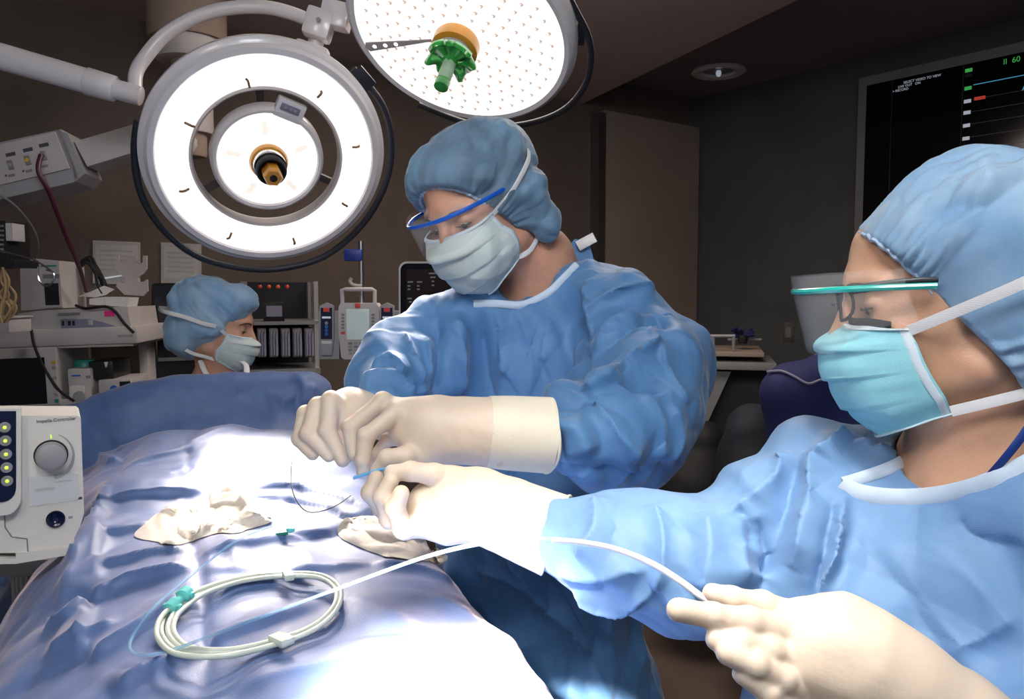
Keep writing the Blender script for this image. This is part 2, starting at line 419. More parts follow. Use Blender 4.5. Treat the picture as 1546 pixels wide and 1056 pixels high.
def subdiv(v, f):
    e = np.sort(np.concatenate([f[:, [0, 1]], f[:, [1, 2]], f[:, [2, 3]], f[:, [3, 0]]]), 1); key = e[:, 0] * len(v) + e[:, 1]
    u, ix, inv = np.unique(key, return_index=True, return_inverse=True); E = e[ix]; n, m, k = len(v), len(u), len(f)
    nv = np.concatenate([v, (v[E[:, 0]] + v[E[:, 1]]) / 2, v[f].mean(1)]); a = inv.reshape(4, k) + n; c = np.arange(k) + n + m
    nf = np.concatenate([np.stack([f[:, 0], a[0], c, a[3]], 1), np.stack([f[:, 1], a[1], c, a[0]], 1), np.stack([f[:, 2], a[2], c, a[1]], 1), np.stack([f[:, 3], a[3], c, a[2]], 1)])
    return relax(nv, nf, 1, .6), nf
def keep_big(v, f, minf=200):
    lab = np.arange(len(v))
    while True:
        m = lab[f].min(1); new = lab.copy()
        for k in range(4): np.minimum.at(new, f[:, k], m)
        new = new[new]
        if (new == lab).all(): break
        lab = new
    r = lab[f[:, 0]]; u, c = np.unique(r, return_counts=True); ok = np.isin(r, u[c >= minf]); f = f[ok]
    us = np.unique(f); mp = np.zeros(len(v), int); mp[us] = np.arange(len(us)); return v[us], mp[f]

# ------------------------------------------------------------------ the room
def struct(name, mb, m, smooth=False):
    o = mb.build(name, m, None, smooth=smooth); o['kind'] = 'structure'; return o
CN = V3(1.21, 5.36, 0); RD = V3(.6, -.8, 0); BD = V3(-.8, -.6, 0)
def wall_poly(a, b, th, n):     # thick wall from a to b, thickness away from the room
    return [a[:2], b[:2], (b + n * th)[:2], (a + n * th)[:2]]
def vprism(poly, z0, z1):
    return MB().prism(poly if sum((poly[i][0] * poly[(i + 1) % len(poly)][1] - poly[(i + 1) % len(poly)][0] * poly[i][1]) for i in range(len(poly))) > 0 else poly[::-1], z1 - z0, (0, 0, z0))
struct('floor', vprism([(-5, -3), (7.5, -3), (7.5, 7), (-5, 7)], -.1, 0), 'floor_vinyl')
struct('wall_right', vprism(wall_poly(CN, CN + RD * 8, .15, V3(.8, .6, 0)), 0, 2.9), 'wall_grey')
struct('wall_back', vprism(wall_poly(CN, CN + BD * 6.5, .15, V3(-.6, .8, 0)), 0, 2.9), 'wall_taupe')
struct('ceiling', vprism([(-5, -3), (7.5, -3), (7.5, 7), (-5, 7)], 2.72, 2.82), 'ceiling_dark')
struct('trim_1', vprism([(2.6, -.7), (.3, 5.05), (-3.9, 4.6), (-3.9, -.7)], 2.55, 2.73), 'ceiling_paint')
IN = V3(.6, -.8, 0)             # into the room from the back wall
a = CN + BD * .02; b = CN + BD * .87
struct('trim_2', vprism([a[:2], b[:2], (b + IN * .06)[:2], (a + IN * .06)[:2]], 0, 2.52), 'wall_beige')
a = CN + BD * .875; b = CN + BD * .93
struct('trim_3', vprism([a[:2], b[:2], (b + IN * .075)[:2], (a + IN * .075)[:2]], 0, 2.5), 'steel')
a = CN + BD * 1.3; b = CN + BD * 4.6
struct('trim_4', vprism([a[:2], b[:2], (b + IN * .02)[:2], (a + IN * .02)[:2]], 0, 1.95), 'wall_taupe')
struct('baseboard_right', vprism([CN[:2], (CN + RD * 8)[:2], (CN + RD * 8 - V3(.8, .6, 0) * .012)[:2], (CN - V3(.8, .6, 0) * .012)[:2]], 0, .12), 'matte_black')

# recessed downlight
o = Pz(1085, 106, 2.72)
t = thing('ceiling_downlight', o, 'round recessed white ceiling downlight, unlit, above the grey wall', 'ceiling light')
MB((o, np.eye(3))).lathe([(.15, 0), (.155, -.012), (.14, -.022), (.1, -.016), (.09, -.004), (.09, 0)], n=40, caps=False).build('trim_ring', 'white_enamel', t)
MB((o, np.eye(3))).lathe([(.02, -.003), (.095, -.003), (.1, -.001)], n=32).build('reflector', 'mid_grey', t)
MB((o, np.eye(3))).ball((0, 0, -.018), (.016, .016, .02), 8).build('bulb', 'glow_white', t)

# ------------------------------------------------------------------ surgical lamps
def lamp_frame(px, py, d, tilt_deg, sx, sy):
    L = P(px, py, d); V = unit(L - CAM); a = math.radians(tilt_deg)
    s = unit(sx * CR + sy * CU); s = unit(s - V * np.dot(s, V)); n = unit(-V * math.cos(a) + s * math.sin(a))
    X = unit(np.cross(CU, n)); Y = np.cross(n, X); return L, n, (L, np.array([X, Y, n]))
def ring_mb(fr, r0, r1, z0, z1, rb, n=96):
    return MB(fr).lathe([(r0, z0), (r1 - rb, z0), (r1, z0 - rb * .8), (r1, (z0 + z1) / 2), (r1 - rb, z1), (r0 + rb, z1), (r0, z1 + rb), (r0, z0)], n=n, caps=False)
L1, N1, F1 = lamp_frame(405, 242, 2.1, 24, .28, -.96)
lamp = thing('surgical_light', L1, 'ring-shaped white surgical light with open dark gap and amber handle, left of the other', 'surgical light', 'ceiling surgical lights')
ring_mb(F1, .190, .314, -.004, -.062, .02).lathe([(.274, -.004), (.278, .004), (.292, .004), (.30, -.006)], n=96, caps=False).build('housing', 'white_enamel', lamp)
MB(F1).lathe([(.194, -.006), (.2, .001), (.235, .004), (.268, .001), (.276, -.004)], n=96, caps=False).build('lens', 'lamp_lens', lamp)
MB(F1).lathe([(.186, .0), (.190, .004), (.195, .0), (.19, -.03), (.186, -.03), (.186, 0)], n=96, caps=False).build('inner_rim', 'old_white', lamp)
MB(F1).lathe([(.02, -.006), (.126, -.004), (.130, .006), (.137, .008), (.144, 0), (.146, -.03), (.13, -.055), (.02, -.06)], n=72).build('centre_housing', 'white_enamel', lamp)
MB(F1).lathe([(.03, .004), (.09, .006), (.128, -.002)], n=72, caps=False).build('centre_lens', 'lamp_lens_inner', lamp)
for k in range(5):
    mb = MB(F1); t_ = .5 + k * 2 * pi / 5; q = V3(math.cos(t_), math.sin(t_), 0)
    mb.box(q * .09 + V3(0, 0, .0062), (.034, .014, .002), .0008, rot=np.array([[q[0], q[1], 0], [-q[1], q[0], 0], [0, 0, 1]]))
    mb.build('reflector_seam', 'lens_seam', lamp)
mb = MB(F1)                      # individual LED beads, too fine to pick apart
for rr, n in ((.258, 84), (.246, 80), (.209, 64)):
    for k in range(n):
        t_ = k * 2 * pi / n + rr * 30; mb.ball((rr * math.cos(t_), rr * math.sin(t_), .002), (.005, .005, .003), 4)
mb.build('led_cluster', 'led_bead', lamp)['kind'] = 'stuff'
# open ring carrying spokes behind the gap
for ang in (100, 220, 340):
    mb = MB(F1); c_, s_ = math.cos(math.radians(ang)), math.sin(math.radians(ang))
    mb.box((.168 * c_, .168 * s_, -.05), (.07, .02, .014), .003, rot=np.array([[c_, s_, 0], [-s_, c_, 0], [0, 0, 1]]))
    mb.build('spoke', 'lamp_core', lamp)
def inlamp(fr, px, py, z=0):
    p = Pplane(px, py, fr[0] + fr[1][2] * z, fr[1][2]) - fr[0]; return fr[1] @ p
q = inlamp(F1, 437, 166, -.004); ang = math.atan2(q[1], q[0]); rot = np.array([[math.sin(ang), -math.cos(ang), 0], [math.cos(ang), math.sin(ang), 0], [0, 0, 1]])
MB(F1).box(q, (.075, .052, .022), .005, rot=rot).build('control_panel', 'white_enamel', lamp)
MB(F1).box(q + V3(0, .006, .012), (.05, .018, .005), .002, rot=rot).build('control_buttons', 'purple_grey', lamp)
mb = MB(F1)
for s_ in (-1, 0, 1): mb.ball(q + rot.T @ V3(0, 0, 0) + V3(s_ * .013 * math.sin(ang), -s_ * .013 * math.cos(ang) + .006, .015), (.004, .004, .0015), 6)
mb.build('button_caps', 'grey_plastic', lamp)
for x, y in ((375, 125), (483, 142), (287, 188), (279, 287), (538, 221), (521, 309), (444, 364), (347, 356)):
    q = inlamp(F1, x, y, .004); r_ = math.hypot(q[0], q[1]); t_ = math.atan2(q[1], q[0])
    u_ = V3(math.cos(t_), math.sin(t_), 0)
    MB(F1).tube([q - u_ * .011 + V3(0, 0, .001), q - u_ * .003 + V3(0, 0, .005), q + u_ * .006 + V3(0, 0, .004), q + u_ * .01 + V3(-.004, 0, .001)], .0033, 6, 3).build('lens_clip', 'warm_clip', lamp)
# handle: amber collar, ribbed clear sleeve, black cup, square amber grip
MB(F1).lathe([(.03, 0), (.047, .002), (.05, .014), (.046, .024), (.04, .026), (.036, .02), (.03, .012)], n=48).build('handle_collar', 'amber_plastic', lamp)
MB(F1).lathe([(.04 + (.0016 if k % 2 else 0), .02 + k * .004) for k in range(8)], n=40).build('handle_sleeve', 'chrome', lamp)
h = MB(F1).lathe([(.034, .048), (.037, .052), (.039, .07), (.036, .078), (.032, .078), (.03, .06), (.01, .058)], n=40).build('handle_cup', 'matte_black', lamp)
MB(F1).lathe([(.022, .058), (.025, .062), (.025, .108), (.021, .114)], n=6).build('handle_grip', 'amber_plastic', h)
MB(F1).lathe([(.0095, .112), (.0095, .1155)], n=20).build('grip_hole', 'matte_black', h)
zz = .055
rail = [(208, 182), (203, 230), (212, 290), (242, 342), (292, 384), (352, 403), (420, 406), (490, 387), (548, 338), (583, 275), (591, 215), (577, 158), (533, 104)]
MB().tube([Pplane(x, y, L1 - N1 * .045, N1) for x, y in rail], .0095, 10, 5).build('hand_rail', 'dark_rubber', lamp)
for x, y, dx, dy in ((222, 200, 22, 2), (545, 122, 14, 16)):
    q = Pplane(x, y, L1 - N1 * .045, N1); X_ = unit(Pplane(x + dx, y + dy, L1 - N1 * .045, N1) - q); Y_ = np.cross(N1, X_)
    MB((q, np.array([X_, Y_, N1]))).box((0, 0, 0), (.062, .055, .018), .005).build('rail_bracket', 'dark_rubber', lamp)
# yoke above the ring
D1 = 2.06
sw = P(470, 82, 2.12)
MB(face_frame(P(470, 82, 2.13), (1, .1, -.33), (.3, 0, 1))).box((0, 0, 0), (.088, .05, .06), .01).build('yoke_base', 'white_enamel', lamp)
MB().tube([P(471, 85, 2.13), P(481, 50, 2.12)], .021, 16, 1).build('yoke_neck', 'white_enamel', lamp)
MB(face_frame(P(482, 38, 2.1), (1, .1, -.3), (.3, 0, 1))).box((0, 0, 0), (.072, .075, .07), .012).build('joint_block', 'white_enamel', lamp)
MB(face_frame(P(481, 30, 2.06), (1, 0, -.3), (.3, 0, 1))).lathe([(.006, 0), (.006, .004)], ax=(0, 0, 1), n=16).build('screw', 'grey_plastic', lamp)
arm = [(204, 142), (205, 112), (218, 88), (250, 52), (300, 24), (350, 12), (400, 11), (440, 20), (474, 34)]
MB().tube([P(x, y, 2.0 + .1 * k / 8) for k, (x, y) in enumerate(arm)], .0175, 16, 6).build('curved_arm', 'white_enamel', lamp)
c0, c1 = P(-90, 60, 1.92), P(214, 146, 2.0)
ax = unit(c1 - c0); Lg = np.linalg.norm(c1 - c0)
MB().lathe([(.034, 0), (.031, Lg * .72)], c0, ax, 32).build('swing_arm', 'white_enamel', lamp)
MB().lathe([(.033, Lg * .717), (.034, Lg * .72), (.032, Lg * .86), (.03, Lg * .865)], c0, ax, 32).build('arm_collar', 'white_enamel', lamp)
MB().lathe([(.025, Lg * .86), (.024, Lg * .995), (.021, Lg)], c0, ax, 32).build('arm_end', 'white_enamel', lamp)

L2, N2, F2 = lamp_frame(693, 56, 1.95, 46, -.34, -.94)
lamp2 = thing('surgical_light', L2, 'round white surgical light with translucent green handle cover, above the man', 'surgical light', 'ceiling surgical lights')
MB(F2).lathe([(.262, .004), (.276, .008), (.286, .0), (.292, -.02), (.287, -.055), (.24, -.075), (.05, -.08)], n=96).build('housing', 'white_enamel', lamp2)
MB(F2).lathe([(.02, .010), (.15, .010), (.25, .009), (.266, .004)], n=96, caps=False).build('lens', 'lamp_lens', lamp2)
mb = MB(F2); mb2 = MB(F2)
for rr in np.arange(.075, .252, .0265):
    n = int(rr * 2 * pi / .036)
    for k in range(n):
        t_ = (k + rr * 17) * 2 * pi / n; x_, y_ = rr * math.cos(t_), rr * math.sin(t_)
        mb.ball((x_, y_, .0105), (.0075, .0055, .0024), 4); mb2.ball((x_ - .0015, y_ + .001, .0112), (.0032, .0034, .0028), 4)
mb.build('led_seats', 'led_dim', lamp2)['kind'] = 'stuff'; mb2.build('led_cluster', 'led_bead', lamp2)['kind'] = 'stuff'
a_, b_ = inlamp(F2, 652, 60, .013), inlamp(F2, 556, 70, .013); u_ = unit(b_ - a_); v_ = V3(-u_[1], u_[0], 0); lg = np.linalg.norm(b_ - a_)
mb = MB(F2).prism([(.0, -.003), (lg, -.014), (lg + .008, 0), (lg, .014), (0, .003)], .003, a_ + V3(0, 0, 0), u_, v_)
mb.build('sensor_strip', 'old_white', lamp2, smooth=False)
for k in range(3): MB(F2).lathe([(.0052, 0), (.0052, .0012)], a_ + u_ * (lg * (.55 + .17 * k)) + V3(0, 0, .003), n=16).build('sensor_hole', 'led_bead', lamp2)
MB(F2).lathe([(.03, .01), (.054, .012), (.058, .02), (.057, .045), (.05, .05), (.03, .05)], n=48).build('handle_collar', 'amber_plastic', lamp2)
MB(F2).lathe([(.03, .048), (.045, .05), (.046, .06), (.03, .064)], n=48).build('handle_flange', 'grey_plastic', lamp2)
v = []; nn = 64; pr = [(.012, .14), (.014, .1), (.02, .083), (.04, .076), (.052, .084), (.058, .078), (.0575, .070), (.045, .068)]
for r_, z_ in pr:
    for j in range(nn):
        t_ = j * 2 * pi / nn; w_ = .1 * math.sin(7 * t_) + .06 * math.sin(11 * t_ + 1); w_ = w_ if r_ > .03 else w_ * .2
        v.append((r_ * (1 + w_) * math.cos(t_), r_ * (1 + w_ * .8) * math.sin(t_), z_ + w_ * .06))
hc = MB(F2).add(v, [(i * nn + j, i * nn + (j + 1) % nn, (i + 1) * nn + (j + 1) % nn, (i + 1) * nn + j) for i in range(len(pr) - 1) for j in range(nn)]).build('handle_cover', 'green_film', lamp2)
MB(F2).lathe([(.0155, .085), (.017, .09), (.0165, .148), (.014, .152)], n=20).build('handle_stem', 'green_pale', hc)
MB(F2).lathe([(.017, .145), (.0185, .148), (.0175, .166), (.012, .168)], n=20).build('stem_tip', 'green_film', hc)
rail = [(840, -40), (866, 10), (888, 55), (892, 95), (880, 135), (848, 168), (795, 187), (735, 191), (690, 181), (632, 158)]
MB().tube([Pplane(x, y, L2 - N2 * .05, N2) for x, y in rail], .0085, 10, 5).build('hand_rail', 'dark_rubber', lamp2)
q = Pplane(868, 52, L2 - N2 * .05, N2); MB((q, np.array([unit(q - L2), np.cross(N2, unit(q - L2)), N2]))).box((0, 0, 0), (.05, .06, .015), .004).build('rail_bracket', 'dark_rubber', lamp2)
MB(face_frame(P(508, 24, 2.1), (1, 0, -.25), (.15, 0, 1))).box((0, 0, 0), (.075, .065, .06), .006).build('yoke_base', 'white_enamel', lamp2)
MB().tube([P(530, 20, 2.08), P(560, 5, 2.12), P(600, -30, 2.12), P(640, -90, 2.1)], .024, 12, 3).build('yoke_arm', 'white_enamel', lamp2)
# the lamps' own beams, from their LED modules
for k in range(6):
    t_ = k * pi / 3; o_ = L1 + F1[1].T @ V3(.23 * math.cos(t_), .23 * math.sin(t_), .02)
    spot(o_, V3(-.45, 1.48, 1.15), 62, 24, 1., (1, .88, .78), .04)
    o_ = L2 + F2[1].T @ V3(.17 * math.cos(t_), .17 * math.sin(t_), .03)
    spot(o_, V3(-.24, 1.0, 1.08), 26, 22, 1., (1, .88, .8), .04)
for k in range(2): spot(L1 + F1[1].T @ V3(.1 * (2 * k - 1), .1, .03), V3(-.5, 1.1, 1.08), 27, 62, 1., (1, .86, .76), .05)     # wide spill of the ring lamp

# ------------------------------------------------------------------ the draped table
O_ = V3(-.07, 1.17, 0); A_ = V3(-.39, .921, 0); T_ = V3(.921, .39, 0)
def build_drape():
    ns, nw = 430, 330
    s = np.linspace(-.75, 1.34, ns)
    zc = np.interp(s, [-.75, -.68, -.62, -.5, -.2, 0, .35, .6, .74, .84, .92, .99, 1.06, 1.10, 1.13, 1.2, 1.34], [.3, .7, 1.0, 1.045, 1.06, 1.07, 1.10, 1.155, 1.165, 1.12, 1.09, 1.13, 1.245, 1.26, 1.24, .9, .45])
    ss = s.copy(); ss[s > 1.1] = 1.1 + (s[s > 1.1] - 1.1) * .25; ss[s < -.6] = -.6 + (s[s < -.6] + .6) * .3
    ker = np.exp(-np.linspace(-2, 2, 13) ** 2); ker /= ker.sum(); zc = np.convolve(np.pad(zc, 6, 'edge'), ker, 'valid')
    ct = np.array([-.86, -.80, -.72, -.655, -.61, -.56, -.45, -.3, -.15, -.04, .0, .03, .06, .10])
    cz = np.array([-.85, -.60, -.32, -.15, -.075, -.045, -.015, 0, -.012, -.035, -.07, -.22, -.5, -.85])
    L = np.concatenate([[0], np.cumsum(np.hypot(np.diff(ct), np.diff(cz)))]); w = np.linspace(0, L[-1], nw)
    t = np.interp(w, L, ct); z = np.interp(w, L, cz)
    k2 = np.exp(-np.linspace(-2, 2, 21) ** 2); k2 /= k2.sum(); t = np.convolve(np.pad(t, 10, 'edge'), k2, 'valid'); z = np.convolve(np.pad(z, 10, 'edge'), k2, 'valid')
    ws = np.clip((s - .9) / .14, 0, 1); ws = ws * ws * (3 - 2 * ws)
    hump = np.exp(-((s - .68) / .16) ** 2)
    Tt = t[None, :] * (1 + .22 * ws[:, None] * (t[None, :] < -.3)) + (-.3 * .22 * ws[:, None] * 0)
    Z = zc[:, None] + z[None, :] * (1 + .5 * hump[:, None] * (np.abs(t[None, :] + .3) < .4)) + (.0 + .11 * (t[None, :] + .1)) * ws[:, None]
    Z = np.maximum(Z, .12)
    v = O_ + ss[:, None, None] * A_ + Tt[:, :, None] * T_ + Z[:, :, None] * V3(0, 0, 1)
    v = v.reshape(-1, 3); i = np.arange(ns - 1)[:, None] * nw + np.arange(nw - 1)[None, :]; i = i.ravel()
    f = np.stack([i, i + 1, i + nw + 1, i + nw], 1)
    N = normals(v, f)
    if N[(ns // 2) * nw + nw // 2][2] < 0: f = f[:, ::-1]; N = -N
    S = np.repeat(s, nw)
    # soft hanging folds on the sides, crumples everywhere, folded-sheet creases
    side = np.clip((1.0 - v[:, 2]) / .2, 0, 1) * (np.abs(N[:, 2]) < .75)
    v = v + N * (side * (.018 * np.sin(S * 26 + 3 * vn(v * 3, 5)) + .01 * np.sin(S * 61)))[:, None]
    v = v + N * (crumple(v, .16, 3, 7, A_ + T_ * .8, 1.7) * .012 + crumple(v, .07, 8, 6) * .0035 + vn(v * 7, 9) * .006)[:, None]
    cr = [
        ([(180, 710), (168, 765), (152, 818), (152, 895)], .012, .004, .03),
        ([(134, 912), (132, 955), (130, 1003)], .013, .004, .04),
        ([(281, 650), (283, 700), (283, 760)], -.006, .004, .004), ([(283, 780), (298, 855), (305, 930), (308, 984), (310, 1050)], -.006, .004, .01),
        ([(180, 712), (230, 690), (283, 675), (360, 640)], .008, .03, .006),
        ([(168, 765), (240, 745), (315, 740)], .009, .025, .005),
        ([(155, 815), (215, 800), (290, 770)], .010, .03, .006),
        ([(136, 912), (200, 880), (297, 858)], .013, .035, .006), ([(153, 866), (210, 845), (290, 835)], .009, .03, .006),
        ([(298, 842), (380, 822), (450, 810), (520, 798)], .008, .03, .006),
        ([(132, 1003), (210, 955), (300, 905)], .013, .04, .008),
        ([(310, 905), (400, 880), (480, 862), (560, 850)], .007, .03, .01),
        ([(310, 975), (360, 955), (420, 935), (490, 905)], .009, .035, .008),
        ([(65, 1000), (130, 975), (190, 945)], .012, .04, .01), ([(70, 955), (100, 948), (135, 925)], .012, .03, .008),
        ([(180, 1050), (240, 1010), (310, 985)], .012, .035, .01),
        ([(350, 1050), (440, 1020), (530, 1000), (600, 975)], .007, .04, .02),
        ([(375, 745), (449, 747), (520, 768), (566, 790)], -.012, .007, .02),
        ([(375, 735), (450, 736), (530, 758), (580, 785)], .012, .02, .007),
        ([(430, 805), (500, 800), (560, 775)], -.01, .006, .02),
        ([(205, 700), (150, 790), (120, 850), (95, 930)], .02, .03, .012),
        ([(350, 625), (340, 670), (370, 700)], -.005, .006, .006), ([(268, 705), (272, 722)], -.006, .004, .004), ([(301, 700), (297, 720)], -.006, .004, .004),
        ([(395, 545), (398, 590), (405, 625)], -.004, .004, .004), ([(216, 595), (222, 640), (230, 670)], -.005, .005, .005),
        ([(440, 560), (460, 590), (450, 615)], .012, .02, .008), ([(480, 548), (478, 580), (470, 615)], .012, .006, .02), ([(425, 610), (445, 600), (475, 560)], .01, .02, .008),
        ([(130, 650), (155, 690), (185, 690)], .014, .02, .008), ([(145, 640), (170, 665), (200, 700)], -.012, .01, .02),
        ([(330, 600), (400, 585), (475, 580)], -.004, .004, .006), ([(360, 770), (390, 790), (420, 790)], .007, .01, .01),
        ([(640, 900), (720, 940), (800, 1000)], .006, .04, .02), ([(520, 900), (600, 930), (660, 1000)], .005, .04, .04),
        ([(560, 850), (640, 860), (690, 880)], .008, .02, .01),
        ([(330, 800), (360, 840), (350, 870)], .006, .02, .02), ([(440, 820), (470, 850), (440, 880)], .006, .02, .02),
    ]
    v = creases(v, f, [(a, b * 1.35, c, d) for a, b, c, d in cr], normals(v, f))
    return v, f
DV, DF = build_drape()
drape = mesh_obj('surgical_drape', DV, DF, 'drape_blue', origin=(O_ + A_ * .3))
tag(drape, 'large crumpled blue surgical drape covering the patient table and the raised screen', 'drape')
DQ, DZ = proj(DV); DN = normals(DV, DF)
DFRONT = np.einsum('ij,ij->i', DN, DV - CAM) < 0
def on_drape(px, py, h=0.):
    d2 = (DQ[:, 0] - px) ** 2 + (DQ[:, 1] - py) ** 2; ok = np.where((d2 < 150) & DFRONT & (DZ > .1))[0]
    if not len(ok): return Pz(px, py, 1.07 + h)
    i = ok[np.argmin(DZ[ok] + d2[ok] * .002)]; p = Pplane(px, py, DV[i], DN[i]); e = p - DV[i]; l = np.linalg.norm(e); p = DV[i] + e * min(1, .008 / (l + 1e-9)); return p + V3(0, 0, h)
# operating table under it
tb = thing('operating_table', O_ + A_ * .2 - T_ * .3, 'patient table hidden below the blue drape', 'table')
fr = (O_ + A_ * .25 - T_ * .3, np.array([T_, A_, V3(0, 0, 1)]))
MB(fr).box((0, 0, .93), (.5, 1.35, .08), .02).build('mattress', 'black_plastic', tb)
MB(fr).box((0, 0, .86), (.46, 1.3, .05), .01).build('table_top', 'steel', tb)
MB(fr).box((0, .2, .44), (.26, .4, .8), .02).build('column', 'old_white', tb)
MB(fr).box((0, .1, .04), (.46, 1.1, .08), .02).build('base', 'old_white', tb)

# ------------------------------------------------------------------ gauze pads
def pad(outline, h0, amp, seed, layers=1):
    ol = np.array(outline, float); c = ol.mean(0); cl, _ = smooth_path(ol, np.zeros(len(ol)), 7, True); n = len(cl); R = 22
    top = []
    for k in range(R + 1):
        fr_ = k / R
        for x, y in c + (cl - c) * fr_:
            top.append(on_drape(x, y, 0))
    top = np.array(top); fk = np.repeat(np.arange(R + 1) / R, n)
    z = h0 * (1 - fk ** 8) * (.75 + .35 * vn(top * 25, seed)) + amp * np.abs(crumple(top, .045, seed, 7)) * (1 - fk ** 6) + .0015
    top2 = top + z[:, None] * V3(-.1, -.25, 1)
    f = [(k * n + j, k * n + (j + 1) % n, (k + 1) * n + (j + 1) % n, (k + 1) * n + j) for k in range(R) for j in range(n)]
    return top2, np.array(f)
g1 = [(203, 811), (222, 790), (241, 775), (270, 770), (300, 767), (318, 763), (318, 748), (332, 745), (355, 742), (378, 752), (400, 770), (411, 788), (385, 798), (352, 806), (330, 806), (300, 815), (270, 824), (240, 820)]
v, f = pad(g1, .006, .007, 21)
gz = thing('gauze_pad', v.mean(0) - V3(0, 0, .01), 'loosely folded cream gauze pad on the drape left of centre', 'gauze', 'gauze pads on the drape')
mesh_obj('gauze_layer', v, f, 'gauze', gz)
v, f = pad([(262, 800), (290, 782), (330, 772), (365, 765), (395, 780), (400, 790), (360, 800), (330, 803), (300, 815), (272, 820)], .014, .009, 27)
mesh_obj('gauze_layer', v, f, 'gauze', gz)
v, f = pad([(318, 748), (345, 745), (365, 755), (385, 765), (370, 778), (340, 782), (318, 775)], .022, .010, 31)
mesh_obj('gauze_layer', v, f, 'gauze', gz)
v, f = pad([(510, 800), (520, 790), (560, 785), (600, 792), (640, 812), (668, 835), (676, 842), (668, 850), (620, 846), (570, 838), (530, 822), (513, 812)], .010, .009, 33)
gz2 = thing('gauze_pad', v.mean(0) - V3(0, 0, .01), 'folded beige gauze pad with frayed ends under the reaching gloved hand', 'gauze', 'gauze pads on the drape')
mesh_obj('gauze_layer', v, f, 'gauze', gz2)
v, f = pad([(512, 796), (540, 787), (590, 788), (625, 800), (655, 825), (600, 830), (550, 818), (518, 806)], .018, .009, 35)
mesh_obj('gauze_layer', v, f, 'gauze', gz2)

# ------------------------------------------------------------------ coiled catheter
loop = [(262, 918), (300, 893), (360, 874), (430, 866), (485, 869), (512, 888), (508, 918), (472, 950), (405, 974), (335, 988), (272, 984), (246, 962), (246, 938)]
cc = on_drape(380, 930, .006)
coil = thing('coiled_catheter', cc, 'coiled cream catheter tubing held by small teal clips on the drape', 'catheter')
ctr = np.array([380, 927.])
zl = 1.068
def level(px, py, h): 
    p = on_drape(px, py, 0); return p
zmap = np.array([on_drape(x, y)[2] for x, y in loop]); zk = np.convolve(np.concatenate([zmap[-2:], zmap, zmap[:2]]), np.ones(5) / 5, 'valid')
for k, (sc, off) in enumerate([(1.0, (0, 0)), (.955, (4, 0)), (.91, (6, -1)), (1.03, (-3, 2))]):
    pts = [Pz(*(ctr + (np.array(q) - ctr) * sc + off), z_ + .006 + .002 * k) for q, z_ in zip(loop, zk)]
    MB().tube(pts, .0031, 10, 8, closed=True).build('tubing', 'tube_cream', coil)
def clip(px, py, qx, qy, m, sz, nm='clip'):
    p = Pz(px, py, on_drape(px, py)[2] + .012); X = unit(Pz(qx, qy, p[2]) - p)
    return MB(face_frame(p, X, np.cross(V3(0, 0, 1), X))).box((0, 0, 0), sz, .003).build(nm, m, coil)
clip(435, 869, 455, 866, 'tube_cream', (.013, .024, .009)); clip(425, 966, 445, 958, 'tube_cream', (.018, .026, .009))
p = on_drape(272, 928, .018); X = unit(on_drape(285, 915, .018) - p); fr = face_frame(p, X, np.cross(V3(0, 0, 1), X))
MB(fr).lathe([(.004, -.022), (.008, -.02), (.009, -.008), (.0055, -.006), (.0055, .004), (.009, .006), (.009, .016), (.005, .02)], ax=(1, 0, 0), n=16).build('connector', 'clip_teal', coil)
mb = MB(fr)
for k in (-.014, .011): mb.box((k, 0, 0), (.006, .024, .007), .002)
mb.build('connector_wings', 'clip_teal', coil)
# small green stopcock lying on the drape
p = on_drape(432, 811, .006); fr = face_frame(p, T_, A_)
gc = thing('drape_clip', p, 'tiny dark green plastic clip on the drape beside the gauze', 'clip')
MB(fr).box((-.006, 0, 0), (.018, .006, .005), .0015).build('clip_bar', 'clip_green', gc)
MB(fr).lathe([(.003, 0), (.0065, .002), (.0065, .007), (.003, .009)], (.007, 0, 0), (0, 0, 1), 16).build('clip_knob', 'clip_teal', gc)
# thin dark guide wire loop
wl = [(474, 683), (456, 703), (443, 730), (440, 752), (446, 770), (462, 781), (486, 781), (510, 771), (530, 757)]
wp = [P(474, 690, 1.1)] + [on_drape(x, y, .01 + .05 * max(0, 1 - i / 4)) for i, (x, y) in enumerate(wl[1:])]
o = MB().tube(wp, .0010, 6, 6).build('suture_wire', 'wire_dark', None); tag(o, 'thin dark looped wire hanging from the glove onto the drape', 'wire')

